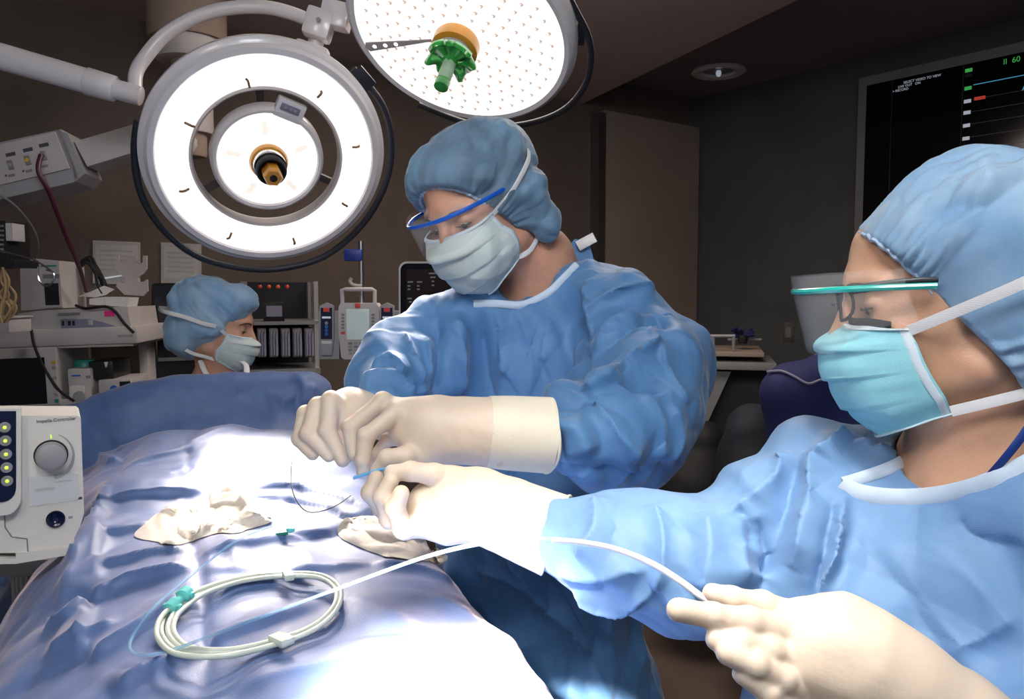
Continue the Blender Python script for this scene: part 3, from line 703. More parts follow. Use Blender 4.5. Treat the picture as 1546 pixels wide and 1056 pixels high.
# ------------------------------------------------------------------ pump controller, left foreground
class Face:                     # a face seen at pixel cx, cy: lay things out on it in photo pixels
    def __init__(s, cx, cy, d, yaw=0, roll=0, pitch=0):
        s.c = (cx, cy); s.k = d / FPX; y, r, q = map(math.radians, (yaw, roll, pitch))
        X = math.cos(y) * CR + math.sin(y) * V3(0, 1, 0); Y = V3(0, 0, 1)
        X, Y = X * math.cos(r) + Y * math.sin(r), Y * math.cos(r) - X * math.sin(r)
        N = np.cross(X, Y); Y2 = Y * math.cos(q) - N * math.sin(q)
        s.fr = face_frame(P(cx, cy, d), X, Y2)
    def xy(s, px, py): q = s.fr[1] @ (Pplane(px, py, s.fr[0], s.fr[1][2]) - s.fr[0]); return (q[0], q[1])
    def box(s, mb, x0, y0, x1, y1, z0, z1, bev=0):
        a, b = s.xy(x0, y0), s.xy(x1, y1)
        return mb.box(((a[0] + b[0]) / 2, (a[1] + b[1]) / 2, (z0 + z1) / 2), (abs(b[0] - a[0]), abs(b[1] - a[1]), abs(z1 - z0)), bev)
    def mb(s): return MB(s.fr)
    def B(s, name, rect, z0, z1, m, parent=None, bev=0, label=None): return s.box(s.mb(), *rect, z0, z1, bev).build(name, m, parent, label=label)
    def poly(s, name, pts, z0, z1, m, parent=None):
        p = [s.xy(*q) for q in pts]; A = sum(p[i][0] * p[(i + 1) % len(p)][1] - p[(i + 1) % len(p)][0] * p[i][1] for i in range(len(p)))
        if A < 0: p = p[::-1]
        return s.mb().prism(p, z1 - z0, (0, 0, z0)).build(name, m, parent, smooth=False)
    def disc(s, name, px, py, prof, m, parent=None, n=32): return s.mb().lathe([(r * s.k, z) for r, z in prof], (*s.xy(px, py), 0), n=n).build(name, m, parent)
    def at(s, px, py, z=0): x, y = s.xy(px, py); return s.fr[0] + V3(x, y, z) @ s.fr[1]
    def text(s, t, px, py, size_px, m, parent, z=.001, align='LEFT', name='lettering'): return text_obj(t, s.fr, (*s.xy(px, py), z), size_px * s.k * 1.35, m, parent, align=align, name=name)
def rnd(x0, y0, x1, y1, r, n=5, corners='abcd'):      # rounded rectangle in pixels
    out = []
    for cx, cy, a0, key in ((x1 - r, y0 + r, -90, 'b'), (x1 - r, y1 - r, 0, 'c'), (x0 + r, y1 - r, 90, 'd'), (x0 + r, y0 + r, 180, 'a')):
        if key not in corners: out.append({'a': (x0, y0), 'b': (x1, y0), 'c': (x1, y1), 'd': (x0, y1)}[key]); continue
        for k in range(n + 1): t = math.radians(a0 + 90 * k / n); out.append((cx + r * math.cos(t), cy + r * math.sin(t)))
    return out
F = Face(60, 730, 1.12, 30, 1.0)
pc = thing('pump_controller', F.at(20, 846, -.05), 'cream medical pump controller with grey knob and green lit rings, left edge', 'pump controller')
F.poly('body', [(-170, 628), (118, 628), (122, 632), (127, 775), (122, 792), (108, 822), (100, 830), (-170, 838)], -.11, 0, 'cream_plastic', pc)
F.poly('lower_lip', [(-165, 836), (24, 842), (24, 834), (102, 826), (112, 815), (108, 836), (24, 850), (-165, 852)], -.1, .006, 'cream_plastic', pc)
pn = F.poly('raised_panel', rnd(-172, 615, 32, 775, 26, 6, 'c'), -.01, .014, 'cream_plastic', pc)
F.poly('display_window', rnd(-150, 619, 25, 755, 22, 6, 'c'), .0135, .0152, 'navy_panel', pn)
F.poly('lower_cover', [(-170, 776), (6, 776), (8, 795), (14, 806), (24, 811), (40, 812), (42, 834), (-170, 838)], 0, .003, 'cream_plastic', pc)
mb = F.mb()
for a, b in (((7, 776), (8, 796)), ((8, 796), (18, 810)), ((18, 810), (41, 813)), ((41, 813), (42, 834)), ((-160, 776), (7, 776))):
    mb.tube([(*F.xy(*a), .0032), (*F.xy(*b), .0032)], .0009, 6, 1)
mb.build('cover_seam', 'mid_grey', pc)
for i in range(5):
    x, y = 8 + i * .9, 643 + i * 20
    r = F.disc('indicator', x, y, [(7.6, .015), (7.6, .0172), (6.6, .0176), (6.4, .0168), (5, .0168), (4.8, .0176), (3.6, .0176), (3.4, .0168), (1, .0168)], 'grey_plastic', pn)
    F.disc('light', x, y, [(2.3, .0168), (2.1, .0185), (1, .019)], 'led_green', pn, 14)
F.disc('knob', 77, 687, [(22, 0), (23, .002), (22.5, .003), (22, .0035)], 'black_plastic', pc, 48)
F.disc('knob_cap', 77, 687, [(20.5, 0), (21, .012), (19.5, .019), (15, .022), (1, .0225)], 'grey_plastic', pc, 48)
mb = F.mb(); n_ = 26; ring = [(*F.xy(78 + 33 * math.cos(t_), 688 - 33 * math.sin(t_)), .0012) for t_ in np.linspace(1.25, -1.45, n_)]
mb.tube(ring, np.linspace(.0006, .0035, n_), 6, 1, flat=.35, up=(0, 0, 1)).build('scale_arc', 'grey_plastic', pc)
F.B('pointer_mark', (76, 657, 78, 662), 0, .0008, 'led_green', pc)
F.text('Impella Controller', 55, 639, 5.2, 'ink', pc, .0006)
F.poly('label_card', [(44, 723), (117, 715), (119, 752), (45, 761)], .0002, .0012, 'paper', pc)
F.poly('label_sleeve', [(42, 721), (112, 714), (117, 717), (120, 750), (116, 755), (45, 764)], .0014, .0032, 'clear_sleeve', pc)
F.text('ABIOMED', 52, 743, 4.6, 'mid_grey', pc, .0014); F.text('Impella System', 82, 729, 3, 'mid_grey', pc, .0014)
F.disc('socket', 84, 784, [(13, 0), (13, .003), (11.5, .0045), (10, .003), (4.5, .0015), (4, .005), (1, .005)], 'navy_panel', pc, 32)
F.disc('socket_pin', 83, 787, [(1.4, .005), (1, .0062)], 'chrome', pc, 10)
F.B('socket_mark', (103, 780, 110, 783), 0, .0006, 'grey_plastic', pc); F.B('clip_mark', (118, 751, 124, 754), 0, .001, 'ink', pc)
# stand behind and below
G = Face(20, 900, 1.3)
st = thing('equipment_stand', V3(G.at(12, 900)[0], G.at(12, 900)[1], 0), 'pale grey column stand with ribbed post under the pump controller', 'stand')
zt = G.at(0, 846)[2]; xx, yy = G.at(8, 0)[0], G.at(8, 0)[1]
MB().lathe([(.026, 0), (.026, zt)], (xx, yy, 0), n=40).build('post', 'grey_plastic', st)
mb = MB()
for k in range(20): t_ = k * pi / 10; mb.box((xx + .0265 * math.cos(t_), yy + .0265 * math.sin(t_), zt / 2), (.003, .003, zt), 0)
mb.build('post_ribs', 'old_white', st)
MB().box((xx, yy + .02, zt), (.16, .12, .03), .006).build('bracket', 'grey_plastic', st)
MB().lathe([(.05, .03), (.24, .035), (.25, .06), (.06, .09), (.03, .12)], (xx, yy, 0), n=40).build('base', 'mid_grey', st)
q = G.at(45, 905)
bt = thing('canister', q - V3(0, 0, .04), 'dull beige canister hanging beside the stand post', 'canister')
MB().lathe([(.018, -.04), (.022, -.036), (.024, .035), (.02, .045)], q, n=28).build('jar', 'wall_beige', bt)
MB().lathe([(.0215, .04), (.025, .042), (.025, .055), (.01, .058)], q, n=28).build('lid', 'grey_plastic', bt)
o = MB().tube([G.at(95, 830, .02), G.at(68, 872, .02), G.at(50, 900, .03), G.at(30, 925, .04), G.at(10, 975, .05)], .0035, 8, 5).build('power_cable', 'matte_black', None); tag(o, 'black cable slanting past the stand post below the pump controller', 'cable')
# wire rack with papers, bottom left corner
Hh = Face(10, 1010, 1.22, 0, 4)
nb = thing('spiral_notebook', Hh.at(0, 1056, 0), 'spiral bound reference booklet with navy lettering, bottom left corner', 'booklet')
Hh.B('pages', (-60, 975, 48, 1100), -.02, 0, 'paper', nb)
mb = Hh.mb()
for k in range(13): x_, y_ = Hh.xy(-20 + k * 5, 979); mb.lathe([(.0016, 0), (.0022, .002), (.0016, .004)], (x_, y_, -.001), (0, 0, 1), 8)
mb.build('spiral', 'matte_black', nb)
Hh.text('Instrument and', 8, 999, 4.5, 'mid_grey', nb); Hh.text('Reference', -18, 1022, 11, 'ink_navy', nb)
Hh.B('colour_band', (-60, 1030, 14, 1033), 0, .0008, 'ink_navy', nb); Hh.text('life', 0, 1044, 7, 'ink_navy', nb)
Hh.B('dark_tab', (18, 1028, 40, 1100), 0, .001, 'matte_black', nb)
rk = thing('wire_rack', Hh.at(0, 1056, .02), 'grey wire rack holding the booklet, bottom left corner', 'rack')
for k in range(4): mb = Hh.mb(); mb.tube([(*Hh.xy(-22 + k * 18, 1003), .012), (*Hh.xy(-20 + k * 18, 1100), .012)], .0015, 6, 1); mb.build('wire', 'grey_plastic', rk)
mb = Hh.mb(); mb.tube([(*Hh.xy(-60, 1003), .012), (*Hh.xy(46, 1001), .012)], .0018, 6, 1); mb.build('rail', 'grey_plastic', rk)

# ------------------------------------------------------------------ people
def head_frame(c, fwd, roll=0):
    Y = unit(fwd); X = unit(np.cross(Y, (0, 0, 1))); Z = np.cross(X, Y); r = math.radians(roll)
    X, Z = X * math.cos(r) + Z * math.sin(r), Z * math.cos(r) - X * math.sin(r)
    return (np.asarray(c, float), np.array([X, Y, Z]))
def hw(fr, *p): return fr[0] + np.asarray(p, float) @ fr[1]
def head_field(S):
    S.ell((0, -.014, .035), (.076, .097, .086), 0)
    S.ell((0, .03, -.03), (.062, .064, .085), .02)
    S.rc((0, .066, -.098), (0, .05, -.09), .02, .03, .02)
    for s in (-1, 1):
        S.rc((s * .05, .0, -.068), (s * .014, .06, -.098), .018, .016, .02)
        S.ell((s * .042, .062, -.03), (.02, .02, .02), .02)
        S.rc((s * .012, .088, .017), (s * .045, .07, .018), .009, .008, .012)
    S.rc((0, .074, .03), (0, .066, .05), .018, .02, .03)
    for s in (-1, 1):
        S.ell((s * .031, .098, .0), (.018, .017, .012), .012, 's')
        S.ell((s * .031, .0735, -.001), (.0155, .0135, .0125), .003)
        S.rc((s * .015, .0865, -.0035), (s * .046, .081, -.0045), .0013, .0013, .002, 's')
    S.rc((0, .09, .012), (0, .110, -.034), .0075, .0115, .008)
    for s in (-1, 1):
        S.ell((s * .0115, .099, -.037), (.0085, .01, .008), .005)
        S.ell((s * .0075, .104, -.0455), (.0035, .005, .004), .002, 's')
    S.rc((-.02, .088, -.066), (.02, .088, -.066), .007, .007, .008); S.rc((-.016, .086, -.077), (.016, .086, -.077), .0075, .0075, .008)
    S.rc((-.024, .096, -.0715), (.024, .096, -.0715), .002, .002, .002, 's')
    for s in (-1, 1):
        S.ell((s * .075, -.010, .002), (.006, .014, .020), .004, R=np.array([[1, 0, 0], [0, .97, .24], [0, -.24, .97]]))
        S.ell((s * .083, -.008, .003), (.005, .008, .012), .004, 's')
def make_body(p, fr, neck, skin, h=.003, rest=()):
    """head, neck, shoulders and arms grown as one surface"""
    allp = [fr[0]] + [np.asarray(q) for q, _ in neck] + [np.asarray(a) for c_ in rest for a, _ in c_]
    lo = np.min(allp, 0) - .13; hi = np.max(allp, 0) + .13
    S = SDF(lo, hi, h, fr); head_field(S); S.fr = None
    S.chain([a for a, _ in neck], [r for _, r in neck], .02)
    for c_ in rest: S.chain([a for a, _ in c_], [r for _, r in c_], .03)
    v, f = S.mesh(1)
    n = normals(v, f); v = v + n * (vn(v * 90, 3) * .0004)[:, None]
    return mesh_obj('body', v, f, skin, p)
def eyes(p, fr, open_=1):
    for s in (-1, 1):
        e = MB(fr).ball((s * .031, .0745, -.0025), (.0118, .0118, .0118), 12).build('eyeball', 'eye_white', p)
        MB(fr).ball((s * .031, .0835, -.0065), (.0055, .0034, .0050), 8).build('iris', 'iris_brown', e)
        b = [(s * .012, .099, .013), (s * .026, .0965, .019), (s * .042, .085, .0175), (s * .05, .074, .012)]
        MB(fr).tube(b, [.0012, .003, .0028, .001], 6, 4, flat=.6).build('eyebrow', 'hair_brown', p)
        l = [(s * .017, .0875, -.0045), (s * .026, .0895, -.0055), (s * .036, .0875, -.0058), (s * .045, .081, -.005)]
        MB(fr).tube(l, [.0005, .0011, .0012, .0006], 5, 3).build('eyelashes', 'hair_brown', p)
def fix(v, f):
    a, b, c, d = (v[f[:, k]] for k in range(4)); 
    return f if np.einsum('ij,ij->i', a, np.cross(b, c) + np.cross(c, d)).sum() > 0 else f[:, ::-1]
def make_cap(p, fr, spec, plane, m, seed, amp=.006, pleats=44, fr_amp=.004, h=.003, extra=(), crs=()):
    o, n = V3(*plane[0]), unit(plane[1])
    S = SDF(fr[0] - .21, fr[0] + .21, h, fr)
    for c_, r_ in spec: S.ell(c_, r_, .02)
    for a, b, ra, rb in extra: S.rc(a, b, ra, rb, .012)
    S.cut(o, n, .003)
    v, f = S.mesh(2); N = normals(v, f); L = (v - fr[0]) @ fr[1].T
    dist = np.abs((L - o) @ n); c0 = V3(*spec[0][0])
    # direction in the plane of the elastic edge
    e1 = unit(np.cross(n, (1, 0, 0))); e2 = np.cross(n, e1); q = L - c0; an = np.arctan2(q @ e2, q @ e1)
    w_ = np.exp(-dist / .035)
    ple = np.abs(np.sin(an * pleats / 2 + 2.2 * vn(L * 18, seed))) - .5
    L2 = L.copy()
    disp = ple * fr_amp * np.exp(-dist / .018) * np.clip(.6 + vn(L * 25, seed + 3), 0, 1.3)
    P3 = np.stack([np.cos(an) * .09, np.sin(an) * .09, dist * .35], 1)
    disp += crumple(P3, .045, seed, 9) * amp * .55 * (1 - .5 * np.exp(-dist / .02)) + crumple(P3, .02, seed + 4, 7) * amp * .22 + crumple(L, .035, seed + 5, 6) * amp * .3 + vn(L * 14, seed + 6) * amp * .9
    disp *= 1 - (.65 if m == 'cap_blue' else .15) * np.clip((dist - .085) / .06, 0, 1); disp = np.maximum(disp + amp * .08, -.0022) * np.clip(dist / .004, .0, 1)
    v = v + N * disp[:, None]
    if crs: v = creases(v, f, crs)
    cap = mesh_obj('surgical_cap', v, f, m, p)
    return cap, (o, n, e1, e2, c0)
def cap_edge(p, fr, cap, info, spec, m='cap_edge', r=.0028, push=0.):
    o, n, e1, e2, c0 = info; pts = []
    cc = c0 - n * ((c0 - o) @ n)
    for k in range(150):
        t = k * 2 * pi / 150; d = e1 * math.cos(t) + e2 * math.sin(t); lo, hi = .02, .2
        for _ in range(22):
            md = (lo + hi) / 2; q = cc + d * md; ins = any((((q - V3(*c_)) / V3(*r_)) ** 2).sum() < 1 for c_, r_ in spec)
            lo, hi = (md, hi) if ins else (lo, md)
        pts.append(hw(fr, *(cc + d * (lo - .003 + .0012 * math.sin(t * 46)) + n * (.0008 * math.sin(t * 31)))))
    return MB().tube(pts, r, 6, 1, closed=True).build('elastic_edge', m, cap)
def ribbon(p, name, pts, w_, m, parent, up, th=.0006, sub=6):
    return MB().tube(pts, w_, 10, sub, flat=th / w_, up=up).build(name, m, parent)
def make_mask(p, fr, rows, m, seed, pleats=3, name='face_mask', expo=(.85, .8), amp=.002, bind='mask_binding', topamp=0.):
    nu, nv = 90, 70; r = np.array(rows, float); tt = np.linspace(0, len(rows) - 1, nv)
    par = np.stack([np.interp(tt, range(len(rows)), r[:, k]) for k in range(5)], 1)
    ker = np.exp(-np.linspace(-1.6, 1.6, 9) ** 2); ker /= ker.sum()
    par = np.stack([np.convolve(np.pad(par[:, k], 4, 'edge' if 0 else 'reflect', reflect_type='odd'), ker, 'valid') for k in range(5)], 1)
    u = np.linspace(-1, 1, nu); V = []
    for j in range(nv):
        z, yf, xs, ys, zs = par[j]; ph = u * pi / 2
        x = xs * np.sign(u) * np.abs(np.sin(ph)) ** expo[0]; y = ys + (yf - ys) * np.cos(ph) ** expo[1]
        zz = z + (zs - z) * np.abs(u) ** 1.6
        k = j / (nv - 1); saw = ((k * (pleats + 1)) % 1.0); pl = (saw - .5) * .0055 * (1 - np.abs(u) ** 6) * (0 if k < .12 or k > .93 else 1)
        y = y + pl; V.append(np.stack([x, y, zz], 1))
    V = np.concatenate(V); f = np.array([(j * nu + i, j * nu + i + 1, (j + 1) * nu + i + 1, (j + 1) * nu + i) for j in range(nv - 1) for i in range(nu - 1)])
    N = normals(V, f)
    if N[(nv // 2) * nu + nu // 2][1] < 0: f = f[:, ::-1]; N = -N
    V = V + N * (crumple(V, .045, seed, 6) * amp + vn(V * 35, seed) * amp * .6)[:, None]
    Wd = fr[0] + V @ fr[1]; o = mesh_obj(name, Wd, f, m, p)
    md = o.modifiers.new('thickness', 'SOLIDIFY'); md.thickness = .0012; md.offset = -1
    G = Wd.reshape(nv, nu, 3)
    Nn = (N @ fr[1]).reshape(nv, nu, 3)
    for nm, pts, w_ in (('top_binding', G[1, :] , .0042), ('bottom_binding', G[-2, :], .0042), ('side_binding', G[:, 1], .005), ('side_binding', G[:, -2], .005)):
        nn = Nn[1, nu // 2]
        MB().tube(pts[::3], w_ * .8, 8, 2, flat=.28, up=unit((Nn[0, nu // 2]) if 'side' not in nm else (Nn[nv // 2, 2] if pts is G[:, 1] else Nn[nv // 2, -3]))).build(nm, bind, o)
    return o, G
def fabric(name, S, m, parent, seed, amp=.006, lam=.12, axis=None, stretch=1.6, crs=(), fine=.0012, big=.008, it=2, holes=None, two=True):
    v, f = S.mesh(it); f = fix(v, f); v, f = keep_big(v, f); v, f = subdiv(v, f); N = normals(v, f)
    v = v + N * (crumple(v, lam, seed, 8, axis, stretch) * amp + crumple(v, lam * .62, seed + 31, 7, axis, stretch) * amp * .55 + crumple(v, lam * .4, seed + 9, 6) * fine + vn(v * 6, seed) * big * .5)[:, None]
    if crs: v = creases(v, f, [(a, b * 1.5, c, d) for a, b, c, d in crs])
    return mesh_obj(name, v, f, m, parent), v, f

# gloved hands: each joint given as (px, py, depth, radius)
def glove(name, parent, palm, fingers, cuff=(), h=.0016, kp=.012, kf=.004, m='latex_glove', seed=1, extra=(), roll=None, flat=None, sub=()):
    g = lambda q: P(q[0], q[1], q[2])
    allp = np.array([g(q) for q in palm] + [g(q) for fg in fingers for q in fg] + [g(q) for q in cuff]); R = max(q[3] for q in list(palm) + list(cuff)) + .02
    S = SDF(allp.min(0) - R, allp.max(0) + R, h)
    for i in range(len(palm) - 1):
        S.rc(g(palm[i]), g(palm[i + 1]), palm[i][3], palm[i + 1][3], kp, flat=flat[0] if flat is not None else None, fk=flat[1] if flat is not None else 1)
    for pr in extra: S.rc(g(pr[0]), g(pr[1]), pr[0][3], pr[1][3], kp)
    for i in range(len(cuff) - 1): S.rc(g(cuff[i]), g(cuff[i + 1]), cuff[i][3], cuff[i + 1][3], kp)
    for fg in fingers:
        T = SDF(S.lo, S.lo + (np.array(S.n) - 1) * h, h) if 0 else None
        F_ = SDF.__new__(SDF); F_.lo, F_.h, F_.n, F_.fr = S.lo, h, S.n, None; F_.f = np.full(S.n, 1., np.float32)
        F_.chain([g(q) for q in fg], [q[3] for q in fg], .0035)
        for q in fg[1:-1]: F_.ell(g(q), (q[3] * 1.02,) * 3, .003)
        k = kf; base = g(fg[0])
        # blend strongly at the root only, so that fingers stay apart
        sl, gr = S.sub(base, .03)
        hh = np.clip(.5 + .5 * (S.f - F_.f) / k, 0, 1); A = S.f * (1 - hh) + F_.f * hh - k * hh * (1 - hh)
        S.f = A
    for a, b in sub: S.rc(g(a), g(b), a[3], b[3], .003, 's')
    v, f = S.mesh(1); f = fix(v, f); N = normals(v, f)
    v = v + N * (crumple(v, .03, seed, 6) * .0007 + vn(v * 55, seed) * .0006)[:, None]
    if roll is not None:
        pass
    return mesh_obj(name, v, f, m, parent), v, f
def rolled_edge(parent, c, ax, r, tk, m='glove_cuff', sq=1., sdir=None, name='rolled_edge'):
    ax = unit(ax); a = unit(np.cross(ax, sdir if sdir is not None else (0, 0, 1))); b = np.cross(ax, a)
    pts = [c + a * r * math.cos(t) * (1 + .03 * math.sin(3 * t + 1)) + b * r * sq * math.sin(t) * (1 + .03 * math.sin(5 * t)) + ax * .003 * math.sin(2 * t + .6) for t in np.arange(40) * 2 * pi / 40]
    return MB().tube(pts, tk, 8, 2, closed=True).build(name, m, parent)

# =================================================================== the man
HM = head_frame(P(722, 308, 1.29), (-.52, -.70, -.46), -8)
man = thing('person', V3(P(810, 900, 1.42)[0], P(810, 900, 1.42)[1], 0), 'man in blue gown, blue cap, white mask and blue-rimmed visor bending over the table', 'person')
neck = [(hw(HM, 0, -.015, -.05), .056), (P(812, 395, 1.37), .060), (P(815, 440, 1.405), .080), (P(810, 560, 1.42), .09)]
sh = P(800, 470, 1.35)
arms = [[(P(730, 500, 1.38), .05), (P(672, 512, 1.36), .045), (P(612, 597, 1.28), .034), (P(580, 620, 1.17), .022)],
        [(P(860, 480, 1.36), .05), (P(925, 490, 1.32), .048), (P(970, 630, 1.16), .042), (P(850, 655, 1.03), .03)],
        [(P(800, 560, 1.40), .09), (P(810, 800, 1.46), .10)]]
make_body(man, HM, neck, 'skin_fair', .0033, arms); eyes(man, HM)
lc = lambda fr, q: fr[1] @ (q - fr[0])
capspec = [((0, -.022, .044), (.090, .113, .083)), ((0, -.03, -.008), (.087, .083, .066)), (lc(HM, P(800, 300, 1.27)), (.034, .034, .042)), (lc(HM, P(818, 338, 1.28)), (.02, .02, .03))]
cap, info = make_cap(man, HM, capspec, ((0, .084, .058), (0, .82, -.57)), 'cap_blue', 3, amp=.017, fr_amp=.008)
cap_edge(man, HM, cap, info, capspec[:1])
rows = [(-.012, .108, .064, .050, -.006), (-.036, .131, .067, .040, -.032), (-.062, .128, .070, .026, -.048), (-.09, .118, .067, .022, -.064), (-.115, .100, .060, .02, -.08), (-.132, .07, .046, .022, -.095)]
msk, G = make_mask(man, HM, rows, 'mask_white', 4, 3, amp=.003)
# ties: over the cap, and round the neck
up = HM[1][0]
for s in (-1, 1):
    c1 = G[2, 0] if s < 0 else G[2, -1]; c2 = G[-4, 0] if s < 0 else G[-4, -1]
    if (c1 - HM[0]) @ HM[1][0] * s < 0: c1 = G[2, -1] if s < 0 else G[2, 0]; c2 = G[-4, -1] if s < 0 else G[-4, 0]
    ribbon(man, 'mask_tie', [c1, hw(HM, s * .088, .020, .008), hw(HM, s * .103, -.004, .026), hw(HM, s * .107, -.028, .040), hw(HM, s * .098, -.05, .050)], .0045, 'mask_tie', msk, HM[1][0] * s)
    ribbon(man, 'mask_tie', [c2, hw(HM, s * .066, .0, -.093), hw(HM, s * .066, -.045, -.075), hw(HM, s * .04, -.088, -.06), hw(HM, 0, -.105, -.055)], .0045, 'mask_tie', msk, HM[1][0] * s)
mb = MB(); 
# blue brow bar with clear visor
vz = MB()
bar = [(s * x, y, z) for s, x, y, z in [(-1, .083, .02, .018), (-1, .078, .07, .020), (-1, .05, .115, .021), (-1, .02, .13, .021), (1, .02, .13, .021), (1, .05, .115, .021), (1, .078, .07, .020), (1, .083, .02, .018)]]
gl = MB(HM).tube(bar, .0027, 8, 6, up=(0, 0, 1), flat=1.25).build('visor_frame', 'frame_blue', man)
v = []; nb_ = 40
bp_, _ = smooth_path(np.array(bar)[0:], np.zeros(len(bar)), 6)
for k, zz_ in enumerate((.01, 0, -.018, -.036, -.050)):
    for q in bp_: 
        sf = 1 - .10 * (max(0, -zz_) / .05) * (abs(q[0]) / .08); cutz = zz_ if abs(q[0]) < .05 else max(zz_, -.05 + (abs(q[0]) - .05) * .6)
        v.append(hw(HM, q[0] * sf, q[1] + .001, q[2] + cutz))
n_ = len(bp_); f = np.array([(k * n_ + i, k * n_ + i + 1, (k + 1) * n_ + i + 1, (k + 1) * n_ + i) for k in range(4) for i in range(n_ - 1)])
mesh_obj('visor_shield', np.array(v), f, 'clear_film', gl)
# gown
def seg(S, pts, k=.03, **kw):
    q = [P(a, b, c) for a, b, c, _ in pts]; S.chain(q, [r for *_, r in pts], k, **kw)
h = .0062
S = SDF(P(830, 560, 1.4) - V3(.42, .42, 1.05), P(830, 560, 1.4) + V3(.36, .32, .26), h)
seg(S, [(797, 492, 1.37, .078), (795, 560, 1.40, .15), (800, 680, 1.44, .165), (815, 850, 1.48, .175), (835, 1050, 1.5, .185)], .04, flat=(0, 1, 0), fk=.85)
seg(S, [(835, 1050, 1.5, .185), (850, 1500, 1.56, .22)], .04, flat=(0, 1, 0), fk=.9)
seg(S, [(740, 470, 1.36, .07), (668, 508, 1.35, .072)], .04)
seg(S, [(668, 505, 1.35, .072), (640, 560, 1.32, .085), (592, 602, 1.24, .070), (562, 620, 1.16, .05)], .025)
seg(S, [(860, 448, 1.35, .06), (930, 478, 1.32, .078)], .045)
seg(S, [(930, 478, 1.32, .080), (975, 560, 1.24, .088), (968, 632, 1.14, .095)], .03)
seg(S, [(968, 632, 1.14, .095), (900, 655, 1.07, .077), (850, 658, 1.03, .047), (800, 656, 1.01, .03)], .012)
S.rc(P(818, 375, 1.36), P(782, 412, 1.31), .05, .058, .003, 's')
crs = [([(730, 470), (735, 560), (760, 680), (790, 760)], -.012, .006, .02), ([(748, 465), (760, 560), (790, 650)], .012, .02, .006),
       ([(660, 480), (665, 540), (660, 610)], -.014, .008, .02), ([(690, 470), (695, 540), (690, 600)], .014, .012, .02), ([(640, 500), (650, 560), (640, 600)], .012, .015, .006),
       ([(875, 430), (885, 500), (880, 570), (870, 600)], -.013, .006, .02), ([(890, 420), (895, 480), (890, 540)], .012, .006, .02),
       ([(890, 480), (940, 440), (990, 440)], .014, .02, .007), ([(895, 540), (940, 500), (990, 480), (1010, 500)], -.012, .006, .02), ([(900, 530), (950, 480), (1005, 475)], .013, .02, .008),
       ([(860, 600), (920, 570), (980, 525), (1000, 515)], .015, .03, .006), ([(900, 575), (960, 580), (1010, 595)], -.012, .008, .015), ([(1000, 515), (1010, 570), (1040, 610)], .010, .01, .02),
       ([(830, 640), (870, 650), (890, 690)], .010, .01, .02), ([(880, 610), (930, 660), (960, 700)], .012, .02, .006), ([(960, 590), (990, 640), (990, 700)], .012, .02, .008), ([(1010, 610), (1020, 660), (1000, 700)], .01, .02, .008),
       ([(860, 620), (845, 660), (850, 700)], -.008, .006, .01), ([(850, 700), (920, 710), (990, 715)], -.008, .006, .02),
       ([(780, 470), (800, 520), (800, 600)], .007, .03, .012), ([(830, 480), (820, 540), (850, 580)], .008, .025, .01),
       ([(540, 580), (590, 570), (630, 600)], .012, .02, .006), ([(565, 560), (590, 545), (610, 570)], .013, .01, .006), ([(610, 500), (620, 540), (640, 580)], .012, .01, .006), ([(600, 560), (640, 590), (650, 610)], -.012, .006, .012),
       ([(700, 720), (740, 800), (800, 900)], .012, .02, .01), ([(760, 760), (830, 840), (880, 960)], .012, .02, .01), ([(720, 860), (800, 900), (900, 1000)], .014, .02, .01), ([(880, 760), (900, 860), (930, 1000)], .012, .02, .01)]
gown, gv, gf = fabric('surgical_gown', S, 'gown_blue', man, 11, amp=.019, lam=.13, axis=(.2, 0, 1), stretch=1.5, crs=crs, fine=.0038)
# neckline trim, tie at the nape, dark undershirt
def surf_pt(v, f, px, py, off=.001):
    q, z = proj(v); N = normals(v, f); d2 = (q[:, 0] - px) ** 2 + (q[:, 1] - py) ** 2
    ok = np.where((d2 < 160) & (np.einsum('ij,ij->i', N, v - CAM) < 0))[0]
    if not len(ok): return None
    i = ok[np.argmin(z[ok] + d2[ok] * .0005)]; return Pplane(px, py, v[i], N[i] + .4 * unit(CAM - v[i])) + N[i] * off
def surf_line(v, f, pts, off=.001): return [q for q in (surf_pt(v, f, x, y, off) for x, y in pts) if q is not None]
# lower wear below the gown
for s in (-1, 1):
    q = V3(P(810, 900, 1.42)[0] + .1 * s, 1.5, 0)
    MB().tube([q + V3(0, 0, .55), q + V3(0, 0, .06)], [.075, .055], 16, 4).build('trouser_leg', 'trouser_blue', man)
    MB().tube([q + V3(0, .05, .045), q + V3(0, -.06, .04), q + V3(0, -.15, .03)], [.04, .045, .03], 12, 4, flat=.8).build('shoe', 'shoe_grey', man)
# gloves
GL = [  # nearer hand (his left), index and middle pinching
    [(592, 617, 1.0, .0125), (578, 606, 1.0, .0115), (529, 645, .985, .0100), (533, 686, .98, .0082)],
    [(612, 636, .99, .0125), (600, 622, .985, .0115), (553, 658, .965, .0105), (547, 695, .965, .0092), (548, 714, .97, .0078)],
    [(640, 690, .985, .0150), (612, 690, .96, .0120), (585, 692, .95, .0105), (569, 712, .955, .0085)],
    [(605, 640, 1.03, .012), (570, 640, 1.04, .010), (545, 670, 1.04, .009), (560, 700, 1.03, .008)],
    [(620, 660, 1.05, .012), (585, 665, 1.06, .009), (565, 690, 1.05, .008)]]
g1_, g1v, g1f = glove('glove', man, [(738, 652, 1.0, .041), (700, 650, 1.0, .040), (655, 648, 1.0, .040), (625, 645, 1.005, .033)], GL, [(738, 652, 1.0, .040), (770, 654, 1.005, .0435), (792, 656, 1.01, .043)],
    extra=[((650, 640, 1.0, .03), (600, 622, 1.0, .018)), ((660, 665, .99, .03), (625, 690, .975, .014))], kf=.006, seed=5)
